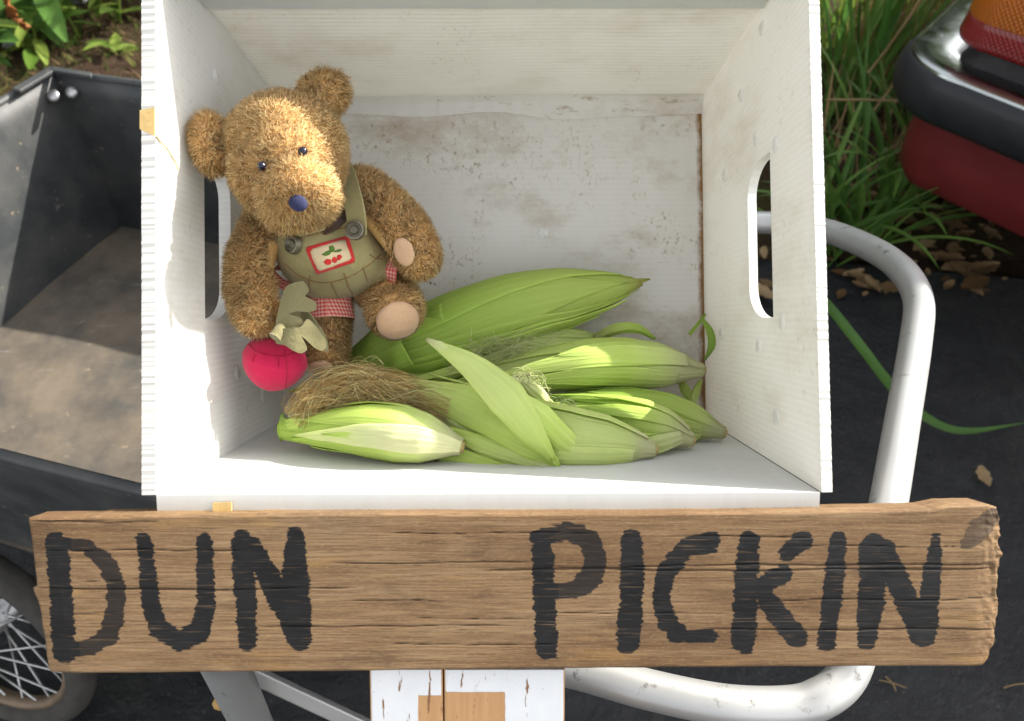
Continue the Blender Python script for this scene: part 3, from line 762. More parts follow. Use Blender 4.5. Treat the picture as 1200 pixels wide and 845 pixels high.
bd = [i * NY for i in range(NX)] + [(NX - 1) * NY + j for j in range(1, NY)] + [i * NY + NY - 1 for i in range(NX - 2, -1, -1)] + [j for j in range(NY - 2, 0, -1)]
v1 = F_.reshape(-1, 3); rim = v1[bd]
back = rim + AX_F * (TH - ((rim - CAMP) @ AX_F - ZB))[:, None]
mid = rim * 0.5 + back * 0.5 + rng.normal(0, 0.0001, (len(bd), 1)) * AX_U
nv = len(v1); L = len(bd)
faces = grid(NX, NY)
for i in range(L):
    j = (i + 1) % L
    faces.append((bd[i], bd[j], nv + j, nv + i)); faces.append((nv + i, nv + j, nv + L + j, nv + L + i))
faces.append(tuple(nv + L + i for i in range(L)))
pcx = (px * ZB / FPX).ravel(); pcy = (py * ZB / FPX).ravel()
pc = np.stack([pcx, pcy, pcx * 0], -1)
pcb = pc[bd]; pc = np.vstack([pc, pcb + [0, .006, 0], pcb + [0, .02, 0]])
ck = np.concatenate([crack.ravel(), np.zeros(2 * L)]); pa = np.concatenate([paint.ravel(), np.full(2 * L, -6.0)]); fa = np.concatenate([fade.ravel(), np.ones(2 * L)])
fixn(obj('sign_board', np.vstack([v1, mid, back]), faces, M_BOARD, sign, True, pc=pc, attrs={'crack': ck, 'paint': pa, 'fade': fa}, sharp=50))
def post(x0, x1, y0, z0, bare, lean=0.10):
    top = 785.0
    ux = AX_R; dn = -AX_U * math.cos(lean) + AX_F * math.sin(lean)
    a = V(x0, top, z0); b = V(x1, top, z0); n = np.cross(ux, dn); n = n if n @ AX_F > 0 else -n
    Ltot = (a[2] - 0.02) / -dn[2]
    nu, nl = 60, 400
    us = np.linspace(0, 1, nu); ls = np.concatenate([np.linspace(0, 0.06, 90), np.linspace(0.062, Ltot, 60)])
    U, Lg = np.meshgrid(us, ls, indexing='ij'); w = np.linalg.norm(b - a)
    chip = (np.clip(1 - np.minimum(U, 1 - U) * w / 0.0012, 0, 1)) * 0.0009
    p = a + U[..., None] * (b - a) + Lg[..., None] * dn + n * (chip + 0.0006 * (fbm(U * 9, Lg * 12) - .5))[..., None]
    pt = proj(p.reshape(-1, 3))
    bx = np.zeros(len(pt))
    for (c0, c1, d0, d1) in bare:
        m_ = np.minimum.reduce([(pt[:, 0] - c0) / 8, (c1 - pt[:, 0]) / 8, (pt[:, 1] - d0) / 8, (d1 - pt[:, 1]) / 8]); bx = np.maximum(bx, np.clip(m_ + .5, 0, 1))
    edge_b = np.clip(1 - np.minimum(U, 1 - U).ravel() * w / 0.0016, 0, 1); bx = np.maximum(bx, edge_b)
    v1 = p.reshape(-1, 3); NU, NL = U.shape; m_ = len(v1)
    bd = [i * NL for i in range(NU)] + [(NU - 1) * NL + j for j in range(1, NL)] + [i * NL + NL - 1 for i in range(NU - 2, -1, -1)] + [j for j in range(NL - 2, 0, -1)]
    bk = v1[bd] + n * 0.019
    F = grid(NU, NL)
    for i in range(len(bd)): j = (i + 1) % len(bd); F.append((bd[i], bd[j], m_ + j, m_ + i))
    F.append(tuple(m_ + i for i in range(len(bd))))
    pc = np.stack([U.ravel() * w + x0 * .01, Lg.ravel(), U.ravel() * 0], -1); pc = np.vstack([pc, pc[bd]])
    fixn(obj('post', np.vstack([v1, bk]), F, M_POST, sign, True, pc=pc, attrs={'bare': np.concatenate([bx, np.ones(len(bd)) * .9])}, sharp=40))
post(433, 518.5, 790, 0.511, [(490, 530, 815, 1200)])
post(520.5, 662, 790, 0.5105, [(505, 592, 811, 1200)])

# ================================================================== teddy bear
def remesh(parts, voxel, it=4, fac=0.5, name='tmp'):
    v, f = merge(parts)
    me = bpy.data.meshes.new(name); me.from_pydata(v.tolist(), [], f); o = bpy.data.objects.new(name, me); COL.objects.link(o)
    m = o.modifiers.new('r', 'REMESH'); m.mode = 'VOXEL'; m.voxel_size = voxel
    m2 = o.modifiers.new('s', 'SMOOTH'); m2.iterations = it; m2.factor = fac
    dg = bpy.context.evaluated_depsgraph_get(); dg.update()
    ev = o.evaluated_get(dg); em = ev.to_mesh()
    vv = np.array([q.co[:] for q in em.vertices]); ff = [tuple(p.vertices) for p in em.polygons]
    ev.to_mesh_clear(); bpy.data.objects.remove(o); bpy.data.meshes.remove(me)
    return vv, ff
def ball(px, py, z, rx, ry, rz, rl=0, tilt=0, yaw=0):
    return ellipsoid(V(px, py, z), PXM(rx, z), PXM(ry, z), rz, roll(rl, tilt, yaw))
def limb(pts, n=8):
    """chain of overlapping balls: px, py, z, radius in px"""
    P = np.array(pts, float); out = []
    for i in range(len(P) - 1):
        for k in range(n):
            q = P[i] + (P[i + 1] - P[i]) * k / n; out.append(ball(q[0], q[1], q[2], q[3], q[3], PXM(q[3], q[2])))
    q = P[-1]; out.append(ball(q[0], q[1], q[2], q[3], q[3], PXM(q[3], q[2])))
    return out
torso = [ball(386, 293, .655, 48, 48, .045, 15), ball(397, 306, .655, 48, 34, .045), ball(372, 262, .640, 50, 36, .040, 15)]
head = [ball(336, 178, .592, 66, 62, .050, 22), ball(338, 200, .580, 62, 50, .046, 22), ball(349, 226, .553, 42, 31, .034, 22), ball(353, 240, .566, 44, 24, .030, 18),
        ball(247, 168, .570, 20, 36, .013, 12, 0, 22), ball(378, 111, .604, 30, 25, .013, 28, 0, -5), ball(268, 176, .583, 14, 20, .012, 20), ball(368, 130, .600, 22, 16, .014, 28)]
armR = limb([(318, 262, .635, 28), (296, 300, .622, 26), (292, 340, .610, 25), (302, 368, .602, 23)])
armL = limb([(424, 225, .645, 26), (455, 252, .640, 30), (478, 280, .635, 29), (491, 302, .632, 23)])
legL = limb([(430, 325, .670, 26), (455, 340, .662, 28)]) + [ball(462, 361, .650, 30, 31, .028)]
legR = limb([(382, 340, .672, 26), (386, 380, .670, 22), (383, 408, .672, 22)]) + [ball(378, 416, .666, 23, 16, .022)]
bodyv, bodyf = remesh(torso + head + armR + armL + legL + legR, 0.0024, 5)
bear = thing('teddy_bear', V(385, 370, .70), 'golden brown plush teddy bear in olive overalls sitting in the crate', 'teddy bear')
bear_body = obj('body', bodyv, bodyf, M_SKIN, bear)
BV = BVHTree.FromPolygons(bodyv.tolist(), bodyf)
def hit(bv, px, py):
    d = V(px, py, 1.0) - CAMP; d /= np.linalg.norm(d)
    h = bv.ray_cast(Vector(CAMP), Vector(d))
    if h[0] is None: return None
    return np.array(h[0][:]), np.array(h[1][:])
# overalls: a garment shell round torso and hips, cut along the bib's top
grow = 10
og = [ball(386, 293, .655, 50 + grow, 50 + grow, .057, 15), ball(397, 306, .655, 50 + grow, 34 + grow, .057), ball(372, 262, .642, 48 + grow, 36 + grow, .048, 15)]
og += limb([(425, 314, .662, 32), (440, 316, .656, 29)], 4) + limb([(380, 318, .664, 32), (384, 326, .664, 30)], 4)
ov, of = remesh(og, 0.0022, 6)
pj = proj(ov)
bibline = 277 - (pj[:, 0] - 331) * (20 / 93)
wr = (fbm(pj[:, 0] / 22, pj[:, 1] / 22, 3) - .5) * 0.0065
ov = ov - AX_F * wr[:, None]
keepv = (pj[:, 1] > bibline)
of2 = [q for q in of if all(keepv[i] for i in q)]
used = sorted({i for q in of2 for i in q}); re_ = {i: k for k, i in enumerate(used)}
ovv = ov[used]; off_ = [tuple(re_[i] for i in q) for q in of2]
# straighten the cut edge
bm = bmesh.new(); bv_ = [bm.verts.new(Vector(p)) for p in ovv]; [bm.faces.new([bv_[i] for i in q]) for q in off_]
bm.edges.ensure_lookup_table()
for e in bm.edges:
    if e.is_boundary:
        for w in e.verts:
            p = proj(np.array(w.co)); ln = 277 - (p[0] - 331) * (20 / 93)
            w.co = Vector(V(p[0], ln, p[2]))
bmesh.ops.recalc_face_normals(bm, faces=bm.faces[:])
r = bmesh.ops.solidify(bm, geom=bm.faces[:], thickness=0.0022)
bm.verts.index_update()
ovv = np.array([w.co[:] for w in bm.verts]); off_ = [tuple(w.index for w in q.verts) for q in bm.faces]; bm.free()
overalls = obj('overalls', ovv, off_, M_OLIVE, bear, sharp=60)
OV = BVHTree.FromPolygons(ovv.tolist(), off_)
def patch(name, bv, shape, offset, mat, parent, thick=0.0015, n=24, rings=6, pcs=False):
    """a cloth patch that follows the surface under it; shape(theta) -> px, py; centre first"""
    (cx, cy), fn = shape
    pts = [(cx, cy, 0)]
    for k in range(1, rings + 1):
        for j in range(n):
            x, y = fn(2 * math.pi * j / n); pts.append((cx + (x - cx) * k / rings, cy + (y - cy) * k / rings, k / rings))
    top, last = [], None
    for x, y, k in pts:
        h = hit(bv, x, y)
        if h is None: h = last
        last = h; top.append(h[0] + h[1] * (offset + thick * (1 - k ** 6)))
    top = np.array(top); c0 = top[0]
    low = []
    for j in range(n):
        x, y, _ = pts[1 + (rings - 1) * n + j]; h = hit(bv, x, y) or last; low.append(h[0] + h[1] * (offset - 0.004))
    v = np.vstack([top, low]); f = [(0, 1 + j, 1 + (j + 1) % n) for j in range(n)]
    for k in range(rings):
        for j in range(n):
            a = 1 + k * n + j; b = 1 + k * n + (j + 1) % n; f.append((a, a + n, b + n, b))
    return fixn(obj(name, v, f, mat, parent))
def ell(cx, cy, rx, ry, rl=0):
    a = math.radians(rl)
    return ((cx, cy), lambda t: (cx + rx * math.cos(t) * math.cos(a) + ry * math.sin(t) * math.sin(a), cy - rx * math.cos(t) * math.sin(a) + ry * math.sin(t) * math.cos(a)))
def quadshape(q):
    q = [np.array(p, float) for p in q]; c = sum(q) / 4
    def fn(t):
        d = np.array([math.cos(t), math.sin(t)]); best = None
        for i in range(4):
            a, b = q[i], q[(i + 1) % 4]; m = np.array([d, a - b]).T
            try: s = np.linalg.solve(m, a - c)
            except np.linalg.LinAlgError: continue
            if s[0] > 0 and -1e-6 <= s[1] <= 1 + 1e-6 and (best is None or s[0] < best): best = s[0]
        p = c + d * best; return p[0], p[1]
    return ((c[0], c[1]), fn)
def seam(name, bv, pts, w, offset, mat, parent, n=None):
    P = smooth_path([(x, y, 0) for x, y in pts], n or 6 * len(pts)); path = []
    for p in P:
        h = hit(bv, p[0], p[1])
        if h: path.append(h[0] + h[1] * offset)
    if len(path) > 2:
        v, f = tube(path, w, 6); return obj(name, v, f, mat, parent)
patch('bib_patch', OV, quadshape([(357, 290), (408, 276), (417, 307), (371, 322)]), 0.0004, M_REDTRIM, bear, 0.0012, 40)
bp_ = patch('bib_patch', OV, quadshape([(363, 293), (404, 281), (412, 304), (374, 317)]), 0.0016, M_CREAM, bear, 0.0008, 40)
for (x, y, rx, ry, rl) in ((383.5, 306, 3.6, 3.0, 0), (391, 304, 3.6, 3.0, 0), (397, 301.5, 3.2, 2.8, 0)): patch('berry_motif', OV, ell(x, y, rx, ry, rl), 0.0026, M_REDTRIM, bp_, 0.0008, 12, 3)
for (x, y, rx, ry, rl) in ((383, 297, 4.2, 2.2, 30), (388, 292.5, 3.4, 3.4, 0), (395, 294.5, 5, 1.6, 10)): patch('leaf_motif', OV, ell(x, y, rx, ry, rl), 0.0026, M_GREENTHREAD, bp_, 0.0008, 12, 3)
for pts in ([(337, 283), (365, 276), (395, 269), (422, 263)], ):
    seam('stitch_line', OV, pts, 0.0004, 0.0003, M_STITCH, overalls)
seam('stitch_line', OV, [(403, 320), (408, 335), (413, 345)], 0.00045, 0.0003, M_STITCH, overalls)
seam('stitch_line', OV, [(363, 324), (362, 332), (363, 341)], 0.00045, 0.0003, M_STITCH, overalls)
seam('stitch_line', OV, [(425, 313), (428, 322), (430, 329)], 0.00045, 0.0003, M_STITCH, overalls)
seam('stitch_line', OV, [(433, 298), (440, 303), (447, 304)], 0.00045, 0.0003, M_STITCH, overalls)
seam('waist_seam', OV, [(333, 308), (350, 322), (375, 331), (405, 326), (430, 312), (446, 298)], 0.0005, 0.0001, M_STITCH, overalls)
seam('fly_seam', OV, [(388, 331), (392, 340), (396, 349)], 0.0004, 0.0002, M_STITCH, overalls)
# bib hem
seam('bib_hem', OV, [(333, 279.5), (350, 275), (380, 268.5), (405, 263), (422, 259.5)], 0.0016, 0.0002, M_OLIVE, overalls)
# shoulder strap
def band(name, pts, w, mat, parent):
    path = smooth_path([V(*p) for p in pts], 26); t, N, B = frames(path, -AX_F); m_ = len(path)
    wv = 1 + .06 * np.sin(np.linspace(0, 7, m_))[:, None]
    v = np.concatenate([path + B * w * wv + N * .0012, path - B * w * wv + N * .0012, path - B * w - N * .0012, path + B * w - N * .0012]); f = []
    for i in range(m_ - 1):
        for k in range(4): a = k * m_ + i; b = ((k + 1) % 4) * m_ + i; f.append((a, a + 1, b + 1, b))
    f += [(0, m_, 2 * m_, 3 * m_), (m_ - 1, 4 * m_ - 1, 3 * m_ - 1, 2 * m_ - 1)]
    return bevel(obj(name, v, f, mat, parent, True, sharp=40), 0.0006)
band('strap', [(398, 192, .630), (405, 206, .616), (411, 226, .602), (416, 246, .599), (418, 262, .6000), (418, 275, .6020)], PXM(12.0, .61), M_OLIVE, bear)
band('collar', [(350, 270, .606), (372, 271, .602), (392, 263, .603), (406, 247, .610)], PXM(6.5, .61), M_RIBBON, bear)
# buttons
def button(px, py, r):
    h = hit(OV, px, py); n = h[1]; n = n / np.linalg.norm(n); c = h[0] + n * 0.0016
    if px > 380: n = -AX_F; c = V(px, py, .5975)
    e1 = np.cross(n, AX_U); e1 /= np.linalg.norm(e1); e2 = np.cross(n, e1); R = PXM(r, .6)
    prof = [(0, .0022), (.35, .0022), (.45, .0034), (.55, .0022), (.70, .0022), (.80, .0036), (.95, .0032), (1.0, .002), (1.0, -.002)]
    vv = []
    for rr, hh in prof:
        for k in range(22): a = 2 * math.pi * k / 22; vv.append(c + n * hh + (e1 * math.cos(a) + e2 * math.sin(a)) * rr * R)
    fixn(obj('button', vv, grid(len(prof), 22, False, True), M_BUTTON, bear, sharp=50))
button(346, 287, 11.5); button(416, 270, 11.5)
# gingham cuffs
def cuff(path, r0, r1, sq, name='cuff'):
    path = np.array(path); t, N, B = frames(path); m_ = len(path); seg = 44; vv, pcs = [], []
    for i in range(m_):
        s = i / (m_ - 1); R = r0 + (r1 - r0) * s
        for k in range(seg):
            a = 2 * math.pi * k / seg; rr = R * (1 + 0.03 * math.sin(a * 5 + s * 3))
            vv.append(path[i] + N[i] * math.cos(a) * rr * sq + B[i] * math.sin(a) * rr)
            pcs.append((a * R, s * np.linalg.norm(path[-1] - path[0]), 0))
    o = fixn(obj(name, vv, grid(m_, seg, False, True), M_GING, bear, pc=pcs)); md = None
    return o
cuff(np.linspace(V(387, 345, .664), V(388, 375, .662), 6), PXM(25, .664), PXM(27, .664), 1.0)
cuff(np.linspace(V(452, 316, .656), V(476, 322, .648), 6), PXM(19, .65), PXM(21, .65), 1.0)
cuff(np.linspace(V(338, 320, .65), V(333, 330, .645), 4), PXM(16, .66), PXM(20, .66), 1.0, 'shirt_hem')
# pads, face
patch('foot_pad', BV, ell(465, 373, 20, 18, 15), 0.0055, M_SUEDE, bear, 0.001, 32)
patch('foot_pad', BV, ell(371, 428, 16, 7, 10), 0.0052, M_SUEDE, bear, 0.001, 24)
patch('paw_pad', BV, ell(476, 294, 9, 16, 25), 0.0058, M_SUEDE, bear, 0.001, 28)
h = hit(BV, 347, 231); v, f = ellipsoid(h[0] + h[1] * 0.0072, 0.0066, 0.0056, 0.0030, roll(-25)); obj('nose', v, f, M_NOSE, bear)
for x, y, r_ in ((311, 194, .0031), (351, 180, .0035)):
    h = hit(BV, x, y); v, f = ellipsoid(h[0] + h[1] * 0.0060, r_, r_, r_, None, 16, 10); obj('eye', v, f, M_EYE, bear)
# plush fur: short tapered strands over the whole body
def fur(bv, bf, n, length):
    tri = []
    for q in bf:
        tri.append((q[0], q[1], q[2]))
        if len(q) == 4: tri.append((q[0], q[2], q[3]))
    tri = np.array(tri); a, b, c = bv[tri[:, 0]], bv[tri[:, 1]], bv[tri[:, 2]]
    cr = np.cross(b - a, c - a); ar = np.linalg.norm(cr, axis=1); fn = cr / (ar[:, None] + 1e-15)
    vn = np.zeros_like(bv)
    for k in range(3): np.add.at(vn, tri[:, k], cr)
    vn /= np.linalg.norm(vn, axis=1)[:, None] + 1e-15
    pick = rng.choice(len(tri), n, p=ar / ar.sum()); r1, r2 = rng.random(n), rng.random(n); s = np.sqrt(r1)
    w = np.stack([1 - s, s * (1 - r2), s * r2], -1)
    root = (a[pick] * w[:, :1] + b[pick] * w[:, 1:2] + c[pick] * w[:, 2:])
    N = (vn[tri[pick, 0]] * w[:, :1] + vn[tri[pick, 1]] * w[:, 1:2] + vn[tri[pick, 2]] * w[:, 2:]); N /= np.linalg.norm(N, axis=1)[:, None]
    pj = proj(root)
    # no fur under the clothes, pads, nose and eyes
    ok = np.ones(n, bool)
    front = (N @ AX_F) < 0.25
    for cx, cy, rx, ry, rl in ((465, 373, 19, 17, 15), (476, 294, 8, 14, 25), (347, 231, 8, 7, 0), (311, 194, 4.5, 4.5, 0), (351, 180, 5, 5, 0), (371, 428, 15, 6, 10)):
        al = math.radians(rl); dx, dy = pj[:, 0] - cx, pj[:, 1] - cy
        ex_, ey_ = dx * math.cos(al) - dy * math.sin(al), dx * math.sin(al) + dy * math.cos(al)
        ok &= ~(((ex_ / rx) ** 2 + (ey_ / ry) ** 2 < 1) & front)
    root, N, pj = root[ok], N[ok], pj[ok]; n = len(root)
    # inside the overalls?
    ins = np.zeros(n, bool)
    for i in range(n):
        h = OV.find_nearest(Vector(root[i]), 0.012)
        if h[0] is not None and (np.array(h[0][:]) - root[i]) @ N[i] > 0.0 and pj[i, 1] > 277 - (pj[i, 0] - 331) * .215: ins[i] = True
    root, N, pj = root[~ins], N[~ins], pj[~ins]; n = len(root)
    sc = 55.0
    sw = np.stack([fbm(root[:, 0] * sc + 3, root[:, 1] * sc, 3), fbm(root[:, 1] * sc + 9, root[:, 2] * sc, 3), fbm(root[:, 2] * sc + 5, root[:, 0] * sc, 3)], -1) - 0.5
    comb = sw * 1.5 - AX_U * 0.15
    comb -= N * np.sum(comb * N, 1)[:, None]
    d0 = N + comb * 0.7 + rng.normal(0, .30, (n, 3)); d0 /= np.linalg.norm(d0, axis=1)[:, None]
    d1 = d0 * .6 + comb * 0.9 + rng.normal(0, .38, (n, 3)) - np.array([0, 0, .12]); d1 /= np.linalg.norm(d1, axis=1)[:, None]
    ln = length * rng.uniform(.55, 1.15, n)[:, None] * (0.75 + 0.5 * fbm(root[:, 0] * 90, root[:, 2] * 90, 2))[:, None]
    d2 = d1 * .7 + rng.normal(0, .5, (n, 3)) + comb * .6; d2 /= np.linalg.norm(d2, axis=1)[:, None]
    m1 = root + d0 * ln * .4; m2 = m1 + d1 * ln * .32; m3 = m2 + d2 * ln * .3
    side = np.cross(d0, rng.normal(0, 1, (n, 3))); side /= np.linalg.norm(side, axis=1)[:, None]
    wd = rng.uniform(.00014, .00025, n)[:, None]
    r0 = root - N * .0012
    vv = np.stack([r0 - side * wd, r0 + side * wd, m1 - side * wd * .9, m1 + side * wd * .9, m2 - side * wd * .65, m2 + side * wd * .65, m3], 1).reshape(-1, 3)
    k = np.arange(n) * 7
    quads = np.concatenate([np.stack([k, k + 1, k + 3, k + 2], 1), np.stack([k + 2, k + 3, k + 5, k + 4], 1)]); tris = np.stack([k + 4, k + 5, k + 6], 1)
    base = np.array([0.93, 0.64, 0.295]); pale = np.array([1.0, 0.80, 0.50]); dark = np.array([0.88, 0.56, 0.235])
    tnt = rng.random(n)[:, None]; clump = fbm(root[:, 0] * 70, root[:, 1] * 70 + root[:, 2] * 31, 3)[:, None]
    cb = base * (0.82 + 0.3 * tnt); cb = cb * (0.78 + 0.4 * clump)
    tip = cb * .55 + pale * .45 * (0.7 + 0.5 * tnt)
    dk = dark * (0.8 + 0.35 * clump) + 0 * cb
    ccol = np.clip(np.stack([dk, dk, cb, cb, tip, tip, tip], 1).reshape(-1, 3), 0, .95)
    nn = (N * .85 + d0 * .25 + rng.normal(0, .14, (n, 3))); nn /= np.linalg.norm(nn, axis=1)[:, None]
    vn5 = np.repeat(nn, 7, axis=0)
    return vv, quads.tolist() + tris.tolist(), ccol, vn5
vv, ff_, cc, vn5 = fur(bodyv, bodyf, 190000, 0.0078)
fo = obj('fur', vv, ff_, M_FUR, bear, True, col=cc, vn=vn5); fo['kind'] = 'stuff'

# ---------------- radish in the paw
rad = thing('cloth_radish', V(330, 458, .62), 'crimson stuffed cloth radish with olive felt leaves held by the teddy bear', 'toy radish')
c = V(322, 424, .618); Rr = PXM(36.5, .618)
axr = roll(-16, 10)
nu_, nv_ = 64, 44; vv, ff_ = [], grid(nv_, nu_, False, True)
for i in range(nv_):
    th = math.pi * i / (nv_ - 1)
    for j in range(nu_):
        ph = 2 * math.pi * j / nu_
        y = math.cos(th); rr = math.sin(th)
        yy = y * (1.0 if y > 0 else 1.0) ; 
        if y > 0: yy = y * 0.86 - 0.10 * max(0, (y - .8)) * 2; rr *= 1.03
        else: yy = y * 0.96; rr *= (1 - 0.16 * (-y) ** 2)
        rr *= 1 - 0.005 * math.exp(-((abs((ph * 6 / (2 * math.pi)) % 1 - .5)) / .05) ** 2)
        vv.append(c + (axr[0] * rr * math.cos(ph) + axr[1] * yy + axr[2] * rr * math.sin(ph)) * Rr)
rb = fixn(obj('bulb', vv, ff_, M_CRIMSON, rad))
RB = BVHTree.FromPolygons(np.array(vv).tolist(), ff_)
seam('seam_line', RB, [(292, 404), (300, 412), (318, 417), (335, 417), (352, 411)], 0.0007, -0.0001, M_CRIMSEAM, rb)
seam('seam_line', RB, [(333, 410), (336, 428), (336, 445), (334, 455)], 0.0005, -0.0001, M_CRIMSEAM, rb)
seam('seam_line', RB, [(325, 418), (326, 424), (326, 430)], 0.0006, 0, M_CRIMSEAM, rb)
seam('seam_line', RB, [(299, 416), (297, 420), (296, 424)], 0.0006, 0, M_CRIMSEAM, rb)
def felt(name, poly, zf, parent, mat=M_FELT, t=0.0022):
    bm = bmesh.new()
    P = smooth_path([(x, y, 0) for x, y in poly + [poly[0]]], len(poly) * 5)[:-1]
    pc_ = P[:, :2]
    cen = pc_.mean(0); bvs = [bm.verts.new((p[0], p[1], 0)) for p in P]
    es = [bm.edges.new((bvs[i], bvs[(i + 1) % len(bvs)])) for i in range(len(bvs))]
    bmesh.ops.triangle_fill(bm, use_beauty=True, edges=es)
    bmesh.ops.subdivide_edges(bm, edges=[e for e in bm.edges if not e.is_boundary], cuts=2, use_grid_fill=False)
    bmesh.ops.triangulate(bm, faces=bm.faces[:])
    for v in bm.verts: v.co = Vector(V(v.co.x, v.co.y, zf(v.co.x, v.co.y)))
    bmesh.ops.recalc_face_normals(bm, faces=bm.faces[:])
    bmesh.ops.solidify(bm, geom=bm.faces[:], thickness=t)
    bm.verts.index_update()
    v = np.array([w.co[:] for w in bm.verts]); f = [tuple(w.index for w in q.verts) for q in bm.faces]; bm.free()
    return fixn(obj(name, v, f, mat, parent, True, sharp=55))
felt('leaf', [(356, 330), (345, 332), (336, 338), (330, 356), (325, 376), (326, 388), (338, 387), (350, 385), (355, 379), (353, 373), (345, 370), (341, 368), (348, 365), (362, 366), (370, 363), (370, 355), (362, 350), (358, 347), (362, 340)],
     lambda x, y: .586 + 0.00010 * abs(x - 342) + .00006 * abs(y - 365) + .0008 * math.sin(x * .12), rad)
felt('leaf', [(326, 388), (340, 384), (352, 383), (360, 374), (368, 380), (376, 390), (382, 400), (382, 408), (376, 411), (368, 407), (358, 398), (353, 394), (357, 401), (360, 409), (354, 414), (346, 412), (336, 405), (325, 402)],
     lambda x, y: .583 + 0.00014 * abs(x - 345) + .0008 * math.sin(x * .12 + y * .1), rad)
felt('leaf', [(340, 368), (356, 362), (368, 372), (380, 392), (385, 406), (383, 412), (378, 408), (366, 396), (352, 384)],
     lambda x, y: .600 + .002 * math.sin(x * .2), rad)
v, f = tube(smooth_path([V(331, 383, .590), V(327, 389, .585), V(322, 396, .582)], 8), PXM(7.5, .585), 14); obj('stalk', v, f, M_FELT, rad)

